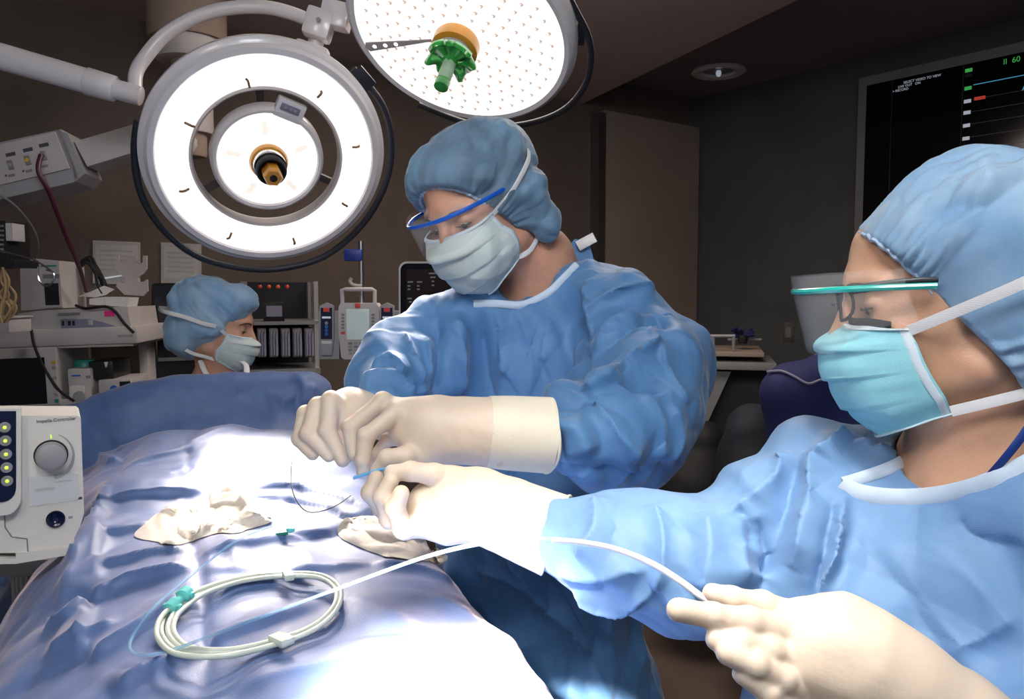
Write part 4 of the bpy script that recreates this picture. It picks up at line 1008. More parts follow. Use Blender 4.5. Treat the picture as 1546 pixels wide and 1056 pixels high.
MB().tube([P(736, 652, 1.0), P(770, 654, 1.005), P(829, 657.5, 1.015)], [.0448, .0472, .0488], 40, 4).build('glove_cuff', 'glove_cuff', g1_)
rolled_edge(g1_, P(829, 657, 1.015), P(829, 657, 1.015) - P(770, 654, 1.005), .047, .0022)
GR = [  # farther hand (his right)
    [(508, 612, 1.1, .014), (500, 606, 1.095, .013), (494, 650, 1.075, .0115), (517, 695, 1.065, .009)],
    [(490, 616, 1.105, .014), (480, 614, 1.10, .0125), (466, 655, 1.08, .0115), (496, 688, 1.07, .0092)],
    [(478, 622, 1.11, .013), (462, 625, 1.105, .0115), (452, 662, 1.09, .0105), (472, 686, 1.08, .0090)],
    [(500, 640, 1.12, .013), (515, 665, 1.10, .011), (524, 690, 1.085, .0085)]]
g2_, _, _ = glove('glove', man, [(560, 628, 1.14, .030), (530, 622, 1.13, .033), (505, 626, 1.115, .027)], GR, [(560, 628, 1.14, .031), (585, 628, 1.16, .036)], kf=.005, seed=8)

# =================================================================== the woman, near right
HW = head_frame(P(1446, 442, .765), (-.93, .30, -.12), 0)
woman = thing('person', V3(P(1450, 900, .82)[0], P(1450, 900, .82)[1], 0), 'woman in profile in blue gown with teal mask, black glasses and teal-rimmed face shield', 'person')
neck = [(hw(HW, 0, -.02, -.06), .052), (P(1478, 640, .78), .055), (P(1478, 735, .80), .082), (P(1480, 900, .84), .11)]
arms = [[(P(1360, 800, .86), .06), (P(1240, 790, .86), .05), (P(1050, 850, .85), .04), (P(870, 815, .875), .026)],
        [(P(1560, 820, .74), .06), (P(1680, 1000, .68), .055), (P(1600, 1250, .58), .04), (P(1360, 1060, .54), .03)]]
make_body(woman, HW, neck, 'skin_tan', .0028, arms); eyes(woman, HW)
capw = [((0, -.032, .045), (.097, .122, .077)), ((0, -.045, -.015), (.094, .09, .082)), ((.0, -.10, -.035), (.075, .07, .075))]
cap, info = make_cap(woman, HW, capw, ((0, .085, .074), (0, .80, -.60)), 'cap_pale', 9, amp=.025, fr_amp=.009, pleats=54, h=.0028)
cap_edge(woman, HW, cap, info, capw[:1], r=.0022)
rows = [(-.018, .104, .066, .056, -.026), (-.036, .130, .069, .050, -.040), (-.06, .132, .070, .046, -.056), (-.085, .124, .069, .040, -.072), (-.112, .108, .063, .03, -.092), (-.132, .08, .05, .024, -.110)]
mskw, G = make_mask(woman, HW, rows, 'mask_teal', 14, 3, amp=.0022)
for s in (-1, 1):
    c1 = G[2, 0] if s < 0 else G[2, -1]; c2 = G[-4, 0] if s < 0 else G[-4, -1]
    if (c1 - HW[0]) @ HW[1][0] * s < 0: c1 = G[2, -1] if s < 0 else G[2, 0]; c2 = G[-4, -1] if s < 0 else G[-4, 0]
    ribbon(woman, 'mask_tie', [c1, hw(HW, s * .086, .02, -.014), hw(HW, s * .104, -.015, .000), hw(HW, s * .113, -.06, .018), hw(HW, s * .104, -.11, .036), hw(HW, s * .03, -.172, .042)], .0052, 'mask_tie', mskw, HW[1][0] * s)
    ribbon(woman, 'mask_tie', [c2, hw(HW, s * .060, .0, -.100), hw(HW, s * .060, -.04, -.092), hw(HW, s * .05, -.075, -.085), hw(HW, 0, -.1, -.08)], .0052, 'mask_tie', mskw, HW[1][0] * s)
# foam strip along the top of her mask
MB().tube([G[0, i] + (G[0, i] - G[4, i]) * .6 + HW[1][1] * .0 for i in range(6, 84, 4)], .0048, 8, 3, flat=.45, up=HW[1][1]).build('foam_strip', 'foam_black', mskw)
# glasses
gs = MB(HW)
for s in (-1, 1):
    ring = [(s * (.032 + .025 * math.cos(t)), .108 - .010 * abs(math.cos(t)) * (1 if math.cos(t) > 0 else .2), +.003 + .017 * math.sin(t)) for t in np.arange(20) * 2 * pi / 20]
    gs.tube(ring, .0017, 6, 1, closed=True)
gs.tube([(-.008, .111, .001), (0, .113, .003), (.008, .111, .001)], .0015, 6, 3)
gg = gs.build('eyeglasses_rims', 'matte_black', woman)
for s in (-1, 1):
    MB(HW).tube([(s * .057, .100, .012), (s * .072, .09, .015), (s * .078, .07, .016), (s * .080, .045, .016), (s * .080, .03, .015)], [.002, .0042, .004, .0034, .002], 8, 4, flat=.4, up=(1, 0, 0)).build('temple', 'black_plastic', gg)
    MB(HW).prism([(.03 * math.cos(t) * .8 + s * .032, +.003 + .016 * math.sin(t)) for t in np.arange(20) * 2 * pi / 20], .0008, (0, .106, 0), (1, 0, 0), (0, 0, 1)).build('lens', 'clear_film', gg)
bar = [(-.083, .032, .010), (-.082, .055, .012), (-.074, .105, .016), (-.045, .140, .018), (0, .148, .019), (.045, .140, .018), (.074, .105, .016), (.082, .055, .012), (.083, .032, .010)]
gl = MB(HW).tube(bar, .0030, 8, 6, up=(0, 0, 1), flat=1.).build('shield_frame', 'frame_teal', woman)
bp_, _ = smooth_path(np.array(bar)[1:-1], np.zeros(len(bar) - 2), 6); v = []
for zz_ in (.016, .0, -.02, -.042, -.062):
    for q in bp_:
        cz_ = zz_ if zz_ > 0 else zz_ * (1 if abs(q[0]) < .06 else max(.25, 1 - (abs(q[0]) - .06) * 22)); v.append(hw(HW, q[0], q[1] + .0015 + (-.008 * (zz_ < 0) * (-zz_) / .06), q[2] + cz_))
n_ = len(bp_); f = np.array([(k * n_ + i, k * n_ + i + 1, (k + 1) * n_ + i + 1, (k + 1) * n_ + i) for k in range(4) for i in range(n_ - 1)])
mesh_obj('clear_shield', np.array(v), f, 'clear_film', gl)
# her gown
h = .0055
S = SDF(V3(-.02, .30, .55), V3(.95, 1.12, 1.36), h)
seg(S, [(1470, 800, .84, .12), (1440, 950, .84, .185), (1440, 1150, .84, .20), (1440, 1400, .84, .21)], .05)
seg(S, [(1400, 770, .88, .08), (1262, 765, .88, .088)], .05)
seg(S, [(1262, 768, .88, .088), (1200, 820, .87, .10)], .03)
seg(S, [(1240, 800, .87, .095), (1120, 855, .86, .085), (1040, 855, .85, .078), (940, 835, .86, .064), (905, 826, .865, .057), (872, 819, .87, .045), (845, 811, .875, .034), (800, 792, .89, .028)], .012)
seg(S, [(1500, 800, .80, .10), (1640, 830, .72, .09), (1690, 1000, .68, .085), (1620, 1200, .6, .07), (1500, 1130, .56, .055)], .04)
S.rc(P(1460, 590, .77), P(1487, 664, .775), .06, .079, .005, 's')
crs = [([(1275, 750), (1262, 830), (1250, 900), (1240, 960)], .016, .004, .02), ([(1262, 750), (1240, 850), (1225, 950)], -.012, .01, .006),
       ([(1205, 690), (1190, 760), (1165, 850), (1150, 960)], -.014, .008, .02), ([(1230, 680), (1215, 760), (1190, 860)], .014, .015, .008), ([(1180, 680), (1170, 720), (1130, 760)], .012, .01, .008),
       ([(1125, 745), (1125, 820), (1135, 890)], .012, .008, .02), ([(1140, 780), (1160, 830), (1155, 870)], -.012, .006, .01),
       ([(985, 760), (1000, 800), (1005, 850), (980, 900)], .010, .01, .02), ([(890, 750), (900, 800), (870, 840)], .009, .02, .006), ([(1060, 775), (1070, 840), (1060, 900)], .009, .03, .01), ([(1115, 770), (1130, 790), (1130, 830)], -.01, .006, .01),
       ([(840, 860), (900, 870), (980, 860)], .009, .02, .006), ([(860, 900), (930, 920), (990, 890)], .009, .02, .006), ([(960, 950), (1010, 920), (1050, 900)], .009, .02, .008),
       ([(1446, 780), (1480, 810), (1546, 825)], -.006, .004, .01), ([(1430, 990), (1490, 960), (1546, 930)], .008, .05, .01), ([(1460, 1020), (1510, 1010), (1546, 1000)], -.02, .02, .02), ([(1300, 760), (1310, 860), (1290, 960)], .004, .03, .03),
       ([(1370, 690), (1330, 690), (1290, 670)], .012, .012, .008), ([(1280, 650), (1250, 680), (1235, 700)], .012, .012, .006)]
gownw, wv, wf = fabric('surgical_gown', S, 'gown_bright', woman, 17, amp=.014, lam=.13, axis=(-.5, 0, 1), stretch=1.4, crs=crs, fine=.0024, big=.006)
GC = [  # her left hand, reaching to the centre, palm toward us
    [(610, 770, .925, .0125), (580, 768, .92, .0118), (560, 745, .915, .0105), (568, 722, .915, .0088)],
    [(620, 780, .905, .0125), (588, 782, .89, .0118), (578, 752, .88, .0105), (590, 727, .88, .0088)],
    [(645, 795, .895, .0125), (610, 798, .88, .0118), (596, 768, .87, .0105), (606, 745, .865, .0090)],
    [(690, 725, .90, .016), (655, 717, .89, .0125), (620, 712, .885, .0110), (592, 714, .885, .0088)]]
g3_, _, _ = glove('glove', woman, [(720, 762, .90, .040), (690, 765, .90, .037), (655, 768, .905, .032)], GC, [(720, 762, .90, .040), (770, 780, .895, .0405), (800, 793, .89, .041)],
    extra=[((700, 745, .9, .03), (680, 725, .9, .016)), ((670, 790, .9, .024), (640, 792, .895, .014)), ((650, 770, .915, .024), (620, 770, .92, .014))], kf=.0025, seed=12)
MB().tube([P(762, 777, .897), P(795, 791, .891), P(838, 808.5, .885)], [.0428, .0445, .0465], 40, 4).build('glove_cuff', 'latex_glove', g3_)
rolled_edge(g3_, P(838, 808, .885), P(838, 808, .885) - P(780, 785, .895), .0455, .0018)
GD = [
    [(1190, 955, .555, .0130), (1130, 940, .545, .0100), (1075, 930, .54, .0085), (1024, 922, .535, .0082)],
    [(1200, 935, .58, .012), (1150, 915, .575, .0098), (1105, 905, .57, .0085), (1075, 897, .57, .0072)],
    [(1205, 995, .55, .012), (1160, 982, .54, .0098), (1118, 972, .535, .0088), (1082, 966, .535, .0078)],
    [(1215, 1045, .55, .012), (1178, 1025, .535, .0098), (1140, 1002, .528, .0086), (1098, 986, .528, .0078)],
    [(1230, 1085, .555, .012), (1195, 1072, .54, .009), (1160, 1045, .53, .0080), (1124, 1018, .53, .0074)]]
g4_, _, _ = glove('glove', woman, [(1360, 1035, .55, .034), (1300, 1000, .555, .037), (1250, 985, .56, .036), (1215, 985, .56, .030)], GD, [(1360, 1035, .55, .035), (1440, 1100, .55, .038), (1500, 1150, .555, .042)],
    extra=[((1250, 1020, .56, .03), (1225, 1060, .555, .018)), ((1260, 960, .565, .03), (1210, 945, .57, .016))], kf=.0025, seed=15, h=.0014)

# =================================================================== the nurse behind the screen
HN = head_frame(P(326, 490, 2.28), (.97, .14, -.17), 0)
nurse = thing('person', V3(P(320, 600, 2.32)[0], P(320, 600, 2.32)[1], 0), 'nurse in pale blue cap and white mask seen in profile behind the raised drape', 'person')
make_body(nurse, HN, [(hw(HN, 0, -.02, -.05), .052), (P(330, 545, 2.3), .055), (P(328, 600, 2.32), .09), (P(328, 720, 2.32), .12)], 'skin_fair', .0045, [[(P(260, 625, 2.32), .06), (P(400, 625, 2.32), .06)]]); eyes(nurse, HN)
capn = [((0, -.026, .045), (.094, .110, .084)), ((0, -.035, -.01), (.092, .085, .07)), ((0, -.07, -.03), (.07, .065, .075)), ((0, .055, .085), (.06, .05, .042))]
cap, info = make_cap(nurse, HN, capn, ((0, .098, .060), (0, .80, -.60)), 'cap_pale', 23, amp=.017, fr_amp=.008, pleats=36, h=.0042)
rows = [(-.020, .104, .066, .046, -.016), (-.036, .130, .070, .042, -.036), (-.06, .130, .069, .034, -.052), (-.085, .120, .066, .022, -.068), (-.110, .104, .060, .02, -.084), (-.126, .08, .05, .022, -.098)]
mn, G = make_mask(nurse, HN, rows, 'mask_white', 41, 3, amp=.003)
for s in (-1, 1):
    c1 = G[2, 0] if s < 0 else G[2, -1]; c2 = G[-4, 0] if s < 0 else G[-4, -1]
    if (c1 - HN[0]) @ HN[1][0] * s < 0: c1 = G[2, -1] if s < 0 else G[2, 0]; c2 = G[-4, -1] if s < 0 else G[-4, 0]
    ribbon(nurse, 'mask_tie', [c1, hw(HN, s * .088, .02, .0), hw(HN, s * .108, -.01, .005), hw(HN, s * .114, -.06, .015), hw(HN, s * .096, -.12, .02), hw(HN, 0, -.16, .02)], .006, 'mask_tie', mn, HN[1][0] * s)
    ribbon(nurse, 'mask_tie', [c2, hw(HN, s * .062, .0, -.09), hw(HN, s * .07, -.05, -.08), hw(HN, 0, -.15, -.04)], .005, 'mask_tie', mn, HN[1][0] * s)
S = SDF(P(328, 640, 2.32) - V3(.32, .25, 1.1), P(328, 640, 2.32) + V3(.32, .25, .3), .009)
seg(S, [(330, 625, 2.32, .10), (330, 720, 2.32, .15), (330, 1150, 2.32, .19)], .05, flat=(0, 1, 0), fk=.75)
seg(S, [(270, 625, 2.32, .075), (385, 600, 2.30, .07)], .05)
seg(S, [(268, 630, 2.32, .072), (250, 720, 2.3, .06), (300, 790, 2.2, .05)], .03); seg(S, [(388, 605, 2.30, .07), (415, 700, 2.3, .06), (370, 790, 2.2, .05)], .03)
S.rc(P(335, 520, 2.26), P(332, 590, 2.29), .05, .06, .01, 's')
gn, nv_, nf_ = fabric('scrub_gown', S, 'gown_trim', nurse, 51, amp=.008, lam=.14)
gn.data.materials[0] = M['gown_blue']
tr = surf_line(nv_, nf_, [(305, 545), (310, 562), (320, 572)], .004) + []
MB().tube([P(303, 545, 2.24), P(310, 562, 2.22), P(322, 574, 2.21)], .008, 8, 3, flat=.4).build('collar', 'mask_tie', gn)
MB().tube([P(362, 545, 2.26), P(372, 552, 2.24), P(372, 566, 2.22)], .008, 8, 3, flat=.4).build('collar', 'mask_tie', gn)
# neckline bindings and ties
tr = surf_line(gv, gf, [(715, 459), (750, 459), (785, 462), (810, 454), (832, 440), (852, 421), (872, 401)], .002)
if len(tr) > 2: MB().tube(tr, .0062, 8, 4, flat=.4, up=unit(CAM - tr[0])).build('neck_binding', 'gown_trim', gown)
tb_ = MB(face_frame(P(872, 385, 1.40), (1, .1, .1), (-.1, .1, 1))).prism([(-.035, -.03), (.03, -.03), (.022, .02), (-.002, .028), (-.02, .012)], .004).build('collar_flap', 'gown_blue', gown, smooth=False)
MB().tube([P(872, 372, 1.39), P(898, 358, 1.385)], .009, 8, 2, flat=.2, up=(0, -1, .2)).build('adhesive_tab', 'mask_tie', gown)
tr = surf_line(wv, wf, [(1270, 730), (1292, 744), (1340, 752), (1400, 752), (1460, 742), (1510, 725), (1560, 700)], .002)
if len(tr) > 2: MB().tube(tr, .0085, 8, 4, flat=.3, up=unit(CAM - tr[0])).build('neck_binding', 'gown_trim', gownw)
tr = surf_line(wv, wf, [(1272, 732), (1300, 724), (1335, 712), (1358, 700), (1374, 686)], .003)
if len(tr) > 2: MB().tube(tr, .006, 8, 4, flat=.3, up=unit(CAM - tr[0])).build('neck_binding', 'gown_trim', gownw)
# lanyard and the long catheter
ln = [P(1490, 722, .705), P(1515, 695, .69), P(1546, 655, .685), P(1580, 600, .70)]
MB().tube(ln, .004, 8, 4, flat=.25, up=(0, -1, 0)).build('lanyard', 'lanyard', woman)
cat = thing('long_catheter', P(1060, 905, .565), 'long white catheter curving from the near glove over the drape, turning translucent blue', 'catheter')
pt = [(1085, 912, .565), (1060, 902, .57), (1030, 880, .58), (985, 852, .60), (930, 830, .63), (880, 820, .66), (835, 816, .69)]
MB().tube([P(*q) for q in pt], .0026, 10, 6).build('white_shaft', 'tube_white', cat)
pt = [(835, 816, .69), (790, 814, .72), (740, 818, .74), (640, 842, .77), (500, 893, .82), (400, 930, .85), (330, 956, .87), (260, 982, .89), (218, 990, .91), (197, 982, .93), (202, 958, .96), (235, 915, 1.02), (300, 860, 1.1), (360, 815, 1.2), (410, 795, 1.3)]
pw = [P(*q) for q in pt]
for i in range(5, len(pt)):
    k = min(1, (i - 4) / 3); s_ = on_drape(pt[i][0], pt[i][1]); pw[i] = Pz(pt[i][0], pt[i][1], s_[2] + .010 + .06 * (1 - k))
MB().tube(pw, [.0024] * 3 + [.0018] * (len(pt) - 3), 8, 6).build('blue_sheath', 'tube_blue', cat)
o = MB().tube([P(534, 722, .95), P(550, 717, .945), P(568, 711, .94), P(585, 708, .935)], .0021, 8, 4).build('introducer_tip', 'guide_blue', None); tag(o, 'short light blue introducer tip pinched between the gloved fingers', 'catheter tip')

# ------------------------------------------------------------------ equipment at the back left
def ftube(F, name, pts, z, r, m, parent=None, sub=5, **kw):
    if np.isscalar(z): z = [z] * len(pts)
    return F.mb().tube([(*F.xy(*p), zz_) for p, zz_ in zip(pts, z)], r, 8, sub, **kw).build(name, m, parent)
W = Face(100, 520, 2.45, 8, 1.5)
ct = thing('equipment_cart', V3(W.at(60, 520)[0], W.at(60, 520)[1] + .2, 0), 'cream equipment cart with a thick top shelf behind the pump controller', 'cart')
W.B('top_shelf', (-120, 503, 208, 519), -.42, 0, 'old_white', ct, .008)
W.B('shelf_lip', (-120, 519, 200, 523), -.40, -.01, 'old_white', ct, .002)
W.B('rear_panel', (60, 520, 178, 720), -.42, -.40, 'wall_beige', ct)
W.B('side_post', (176, 521, 185, 900), -.40, -.30, 'old_white', ct, .003)
W.B('lower_shelf', (-120, 612, 200, 622), -.42, 0, 'old_white', ct, .004)
W.B('cabinet', (-120, 622, 190, 1010), -.40, -.03, 'old_white', ct, .006)
W.B('name_strip', (178, 506, 200, 509), 0, .001, 'grey_plastic', ct)
t = thing('monitor', W.at(10, 620, -.1), 'black-screened monitor with cream bezel and button strip under the cart shelf', 'monitor')
W.B('bezel', (-120, 531, 92, 611), -.25, .01, 'old_white', t, .006)
W.B('screen', (-118, 546, 74, 609), .009, .012, 'screen_off', t)
for k, (y, m_) in enumerate(((547, 'yellow_plastic'), (555, 'grey_plastic'), (570, 'grey_plastic'), (583, 'grey_plastic'), (595, 'grey_plastic'), (605, 'teal_plastic'))):
    W.disc('button', 83 + k * .9, y, [(3.2, .009), (3, .012), (1, .0125)], m_, t, 14)
t = thing('recorder', W.at(110, 503, -.1), 'flat pale recorder with a pink note lying on the cart shelf', 'medical device')
W.poly('casing', [(22, 474), (60, 469), (190, 464), (196, 500), (190, 503), (20, 504)], -.30, -.02, 'old_white', t)
W.poly('front_panel', [(84, 470), (190, 466), (196, 497), (86, 500)], -.02, -.014, 'old_white', t)
W.poly('control_area', [(88, 484), (92, 482), (130, 482), (150, 486), (172, 493), (90, 497)], -.014, -.012, 'purple_grey', t)
for x, w_ in ((91, 4), (100, 5), (107, 4)): W.B('port', (x, 485, x + w_, 492), -.012, -.010, 'black_plastic', t)
W.B('vent', (85, 473, 118, 476), -.014, -.011, 'mid_grey', t); W.B('dial', (131, 484, 138, 491), -.012, -.008, 'old_white', t, .001)
W.B('pink_note', (155, 470, 171, 478), -.014, -.012, 'pink_note', t)
t = thing('device_tower', W.at(50, 470, -.15), 'upright white device with dark window standing on the shelf recorder', 'medical device')
W.poly('casing', [(16, 396), (36, 389), (78, 393), (83, 466), (48, 468), (18, 470)], -.25, -.06, 'old_white', t)
W.poly('front_frame', [(40, 391), (78, 394), (84, 464), (52, 466)], -.06, -.05, 'old_white', t)
W.B('window', (56, 428, 80, 461), -.05, -.047, 'black_plastic', t); W.B('slot', (54, 414, 80, 420), -.05, -.047, 'mid_grey', t); W.B('label_bar', (50, 400, 75, 402), -.05, -.049, 'teal_plastic', t)
t = thing('packing_tray', W.at(150, 455, -.2), 'white cut-out packing tray standing upright on the cart', 'tray')
pts = [(124, 380), (130, 380), (130, 392), (135, 394), (142, 392), (142, 380), (160, 380), (160, 392), (166, 394), (171, 391), (171, 380), (177, 380), (177, 402), (172, 410), (163, 417), (164, 424), (172, 424), (178, 420), (179, 440), (172, 448), (140, 446), (126, 432), (128, 422), (138, 426), (141, 420), (134, 412), (125, 404)]
W.poly('tray', pts, -.30, -.285, 'old_white', t)
t = thing('carton', W.at(140, 465, -.12), 'small white box lying among papers on the cart recorder', 'box')
W.poly('box_body', [(112, 452), (135, 449), (175, 450), (172, 465), (135, 463), (112, 461)], -.22, -.12, 'paper', t)
W.B('box_end', (136, 450, 137, 463), -.12, -.119, 'mid_grey', t)
o = W.poly('paper_sheet', [(84, 448), (105, 440), (125, 431), (142, 437), (128, 446), (110, 450)], -.18, -.176, 'paper'); tag(o, 'loose white sheet of paper on top of the cart clutter', 'paper')
for k in range(5):
    rs = np.random.RandomState(k); pts = [(78 + rs.uniform(0, 10), 388 + k * 3), (92 + rs.uniform(0, 8), 384 + rs.uniform(0, 10)), (104 + rs.uniform(0, 8), 400 + rs.uniform(0, 12)), (112 + rs.uniform(0, 10), 420 + rs.uniform(0, 10)), (122 + rs.uniform(0, 6), 444)]
    o = ftube(W, 'power_cable', pts, -.22 + .01 * k, .005, 'matte_black'); tag(o, 'black cable tangled behind the shelf devices', 'cable', 'black cables behind the shelf')
o = ftube(W, 'power_cable', [(50, 498), (56, 520), (66, 545), (80, 570), (95, 590), (112, 606)], [.012, .02, .02, .02, .02, .0], .0045, 'matte_black'); tag(o, 'single black cable hanging down across the shelf edge and monitor', 'cable')
o = ftube(W, 'power_cable', [(105, 462), (130, 466), (160, 463), (175, 470), (190, 488), (205, 502)], [-.05, 0, .01, .01, .015, .02], .0045, 'matte_black'); tag(o, 'black cable lying over the recorder with the pink note', 'cable')
o = W.disc('lid', 28, 502, [(13, -.05), (13, -.04), (12, -.038)], 'orange_plastic'); o2 = None; tag(o, 'small orange lid on the cart shelf edge', 'lid')
t = thing('printer', W.at(120, 612, -.1), 'white device with teal top beside the monitor on the lower shelf', 'medical device')
W.B('casing', (99, 558, 138, 611.5), -.2, -.01, 'old_white', t, .006); W.disc('knob', 119, 600, [(10, -.01), (9, 0), (1, .001)], 'grey_plastic', t); W.poly('door', rnd(104, 583, 126, 606, 3), -.01, -.006, 'cream_plastic', t)
W.B('emblem', (106, 567, 120, 569), -.01, -.009, 'label_blue', t); W.B('marks', (128, 568, 135, 572), -.01, -.009, 'mid_grey', t)
t = thing('teal_bowl', W.at(109, 558, -.1), 'round teal bowl upside down on the white device', 'bowl')
MB((W.at(109, 558, -.1), np.eye(3))).lathe([(.034, 0), (.033, .012), (.026, .022), (.005, .024)], n=28).build('bowl', 'teal_plastic', t)
t = thing('equipment_box', W.at(150, 575, -.1), 'black box with a white tag under the cart shelf', 'box')
W.B('casing', (128, 548, 166, 574), -.2, -.03, 'black_plastic', t, .004); W.poly('tag', [(152, 548), (158, 548), (156, 556), (154, 556)], -.03, -.028, 'paper', t)
t = thing('small_monitor', W.at(170, 612, -.1), 'small white device with round blue emblem and dark window on the lower shelf', 'medical device')
W.B('casing', (146, 575, 198, 611.5), -.2, -.01, 'old_white', t, .004); W.disc('emblem', 170, 588, [(5.5, -.01), (5, -.008)], 'label_blue', t); W.B('window', (179, 577, 196, 590), -.01, -.007, 'black_plastic', t)
t = thing('tablet_monitor', W.at(210, 505, -.3), 'black tablet-like monitor with a thin green trace beside the cart', 'monitor')
W.poly('casing', rnd(182, 426, 238, 512, 7), -.34, -.31, 'black_plastic', t); W.poly('screen', rnd(187, 432, 231, 504, 2), -.31, -.308, 'screen_dark', t)
ftube(W, 'trace', [(194, 471), (203, 469), (207, 471), (212, 470), (228, 469)], -.306, .0016, 'glow_green', t, 1)
t = thing('cabinet', V3(W.at(225, 540, -.3)[0], W.at(225, 540, -.3)[1], 0), 'dark equipment cabinet to the right of the cart', 'cabinet')
W.poly('casing', [(182, 525), (232, 518), (262, 535), (264, 1000), (182, 1000)], -.62, -.38, 'bag_dark', t); W.B('drawer_line', (184, 556, 262, 559), -.38, -.375, 'mid_grey', t)
# clear sleeves with notices on the wall
def on_wall(px, py, off=.01): return Pplane(px, py, CN + IN * off, IN)
def wall_sheet(pts, off, m): p = np.array([on_wall(x, y, off) for x, y in pts]); o_ = p.mean(0); X = V3(.8, .6, 0); return MB((o_, np.array([X, V3(0, 0, 1), IN]))).prism([((q - o_) @ X, q[2] - o_[2]) for q in p], .002)
for nm, r, lab in (('first', (140, 363, 212, 428), 'clear plastic sleeve with a faint notice on the wall above the cart'), ('second', (243, 366, 304, 440), 'clear plastic document sleeve glinting on the wall left of the nurse')):
    x0, y0, x1, y1 = r; t = thing('document_sleeve', on_wall((x0 + x1) / 2, y1, .03), lab, 'document sleeve', 'clear sleeves on the wall')
    wall_sheet([(x0, y1), (x1, y1 + 3), (x1, y0 + 3), (x0, y0)], .030, 'x').build('sleeve', 'clear_sleeve', t, smooth=False)
    wall_sheet([(x0 + 4, y1 - 20), (x1 - 4, y1 - 18), (x1 - 4, y0 + 8), (x0 + 4, y0 + 6)], .026, 'x').build('notice', 'wall_beige', t, smooth=False)
    for k in range(5):
        yy_ = y0 + 14 + k * 7; wall_sheet([(x0 + 10, yy_ + 2), (x1 - 12, yy_ + 4), (x1 - 12, yy_ + 2), (x0 + 10, yy_)], .0290, 'x').build('text_line', 'mid_grey', t, smooth=False)
    wall_sheet([(x0 + 4, y1 - 4), (x1 - 20, y1 - 12), (x1 - 20, y1 - 14), (x0 + 4, y1 - 7)], .0335, 'x').build('painted_glint', 'glow_white', t, smooth=False)  # glowing strip that imitates a glint on the plastic
# boom with sockets
Bm = Face(40, 250, 2.2, 10, 15)
t = thing('ceiling_boom', Bm.at(40, 250, -.1), 'pale ceiling boom box with a row of sockets, upper left', 'ceiling boom')
Bm.poly('socket_box', [(-160, 250), (92, 195), (118, 266), (112, 275), (-160, 338)], -.16, 0, 'grey_plastic', t)
Bm.poly('front_plate', [(-150, 255), (84, 200), (106, 255), (-150, 316)], 0, .008, 'old_white', t)
Bm.poly('end_cap', [(84, 196), (102, 202), (128, 262), (114, 274)], -.15, .0, 'grey_plastic', t)
for x, y, m_ in ((-14, 259, 'mid_grey'), (18, 250, 'grey_plastic'), (44, 243, 'yellow_plastic'), (68, 236, 'chrome')):
    s_ = Bm.B('socket', (x - 6, y - 6, x + 6, y + 6), .008, .013, 'mid_grey', t, .001); Bm.disc('socket_hole', x, y, [(3, .013), (2.6, .016), (1, .016)], m_, s_, 12)
    Bm.B('socket_mark', (x - 8, y - 17, x + 8, y - 15), .008, .0088, 'ink', t)
    Bm.B('caption', (x - 4, y + 15, x + 7, y + 16.5), .008, .0088, 'mid_grey', t); Bm.disc('dot', x - 7, y + 16, [(1.6, .008), (1.4, .009)], 'ink', t, 10)
Bm.poly('boom_arm', [(108, 212), (204, 184), (206, 226), (128, 250)], -.14, -.02, 'old_white', t)
c_ = P(283, 60, 2.75)
t2 = thing('ceiling_column', V3(c_[0], c_[1], 2.55), 'pale ceiling mount column behind the ring-shaped lamp', 'ceiling mount')
z = lambda py: P(283, py, 2.75)[2]
MB().lathe([(.125, z(62)), (.13, z(55)), (.13, 2.56)], (c_[0], c_[1], 0), n=40).build('canopy', 'wall_beige', t2)
MB().lathe([(.105, z(92)), (.11, z(88)), (.112, z(60))], (c_[0], c_[1], 0), n=40).build('swivel', 'old_white', t2)
MB().lathe([(.05, z(235)), (.055, z(230)), (.055, z(90))], (c_[0], c_[1], 0), n=32).build('down_tube', 'wall_beige', t2)
MB().lathe([(.075, z(200)), (.078, z(196)), (.078, z(112)), (.06, z(108))], (c_[0], c_[1], 0), n=32).build('joint', 'old_white', t2)
mb = MB(); mb.tube([V3(c_[0], c_[1], z(215)), P(200, 215, 2.45)], .045, 14, 1); mb.build('side_arm', 'old_white', t2)
# hoses and hanging things
o = MB().tube([Bm.at(66, 236, .02), Bm.at(67, 262, .04), P(75, 292, 2.2), P(98, 352, 2.3), P(120, 405, 2.45), P(130, 440, 2.55)], .0065, 10, 6).build('plum_hose', 'hose_plum', None); tag(o, 'dark plum hose hanging from the boom socket box', 'hose')
o = MB().tube([P(-20, 285, 2.2), P(20, 308, 2.2), P(50, 345, 2.3), P(58, 375, 2.4), P(52, 395, 2.5)], .003, 6, 6).build('thin_cable', 'mid_grey', None); tag(o, 'thin grey cable looping down below the boom', 'cable')
o = MB().tube([P(-30, 372, 1.9), P(10, 381, 1.9), P(50, 392, 1.9), P(82, 412, 1.9)], .002, 8, 5).build('steel_rod', 'chrome', None); tag(o, 'thin steel rod reaching in from the left edge', 'rod')
o = MB().tube([P(x, y, 1.9) for x, y in ((58, 403), (58, 418), (64, 430), (74, 431), (82, 422), (80, 411), (70, 408))], .0022, 8, 5, closed=False).build('carabiner', 'chrome', None); tag(o, 'small shiny steel hook hanging from the rod', 'hook')
Lh = Face(5, 360, 2.0)
t = thing('charger_block', Lh.at(5, 400, -.05), 'black and white block hanging at the left edge', 'medical device')
Lh.B('casing', (-30, 332, 12, 404), -.1, 0, 'black_plastic', t, .005); Lh.B('label', (8, 337, 20, 364), -.05, .001, 'old_white', t, .002); Lh.B('foot', (-30, 392, 24, 404), -.1, .004, 'black_plastic', t, .003)
for k in range(6): Lh.B('fin', (-28, 340 + k * 7, 6, 343 + k * 7), 0, .004, 'mid_grey', t)
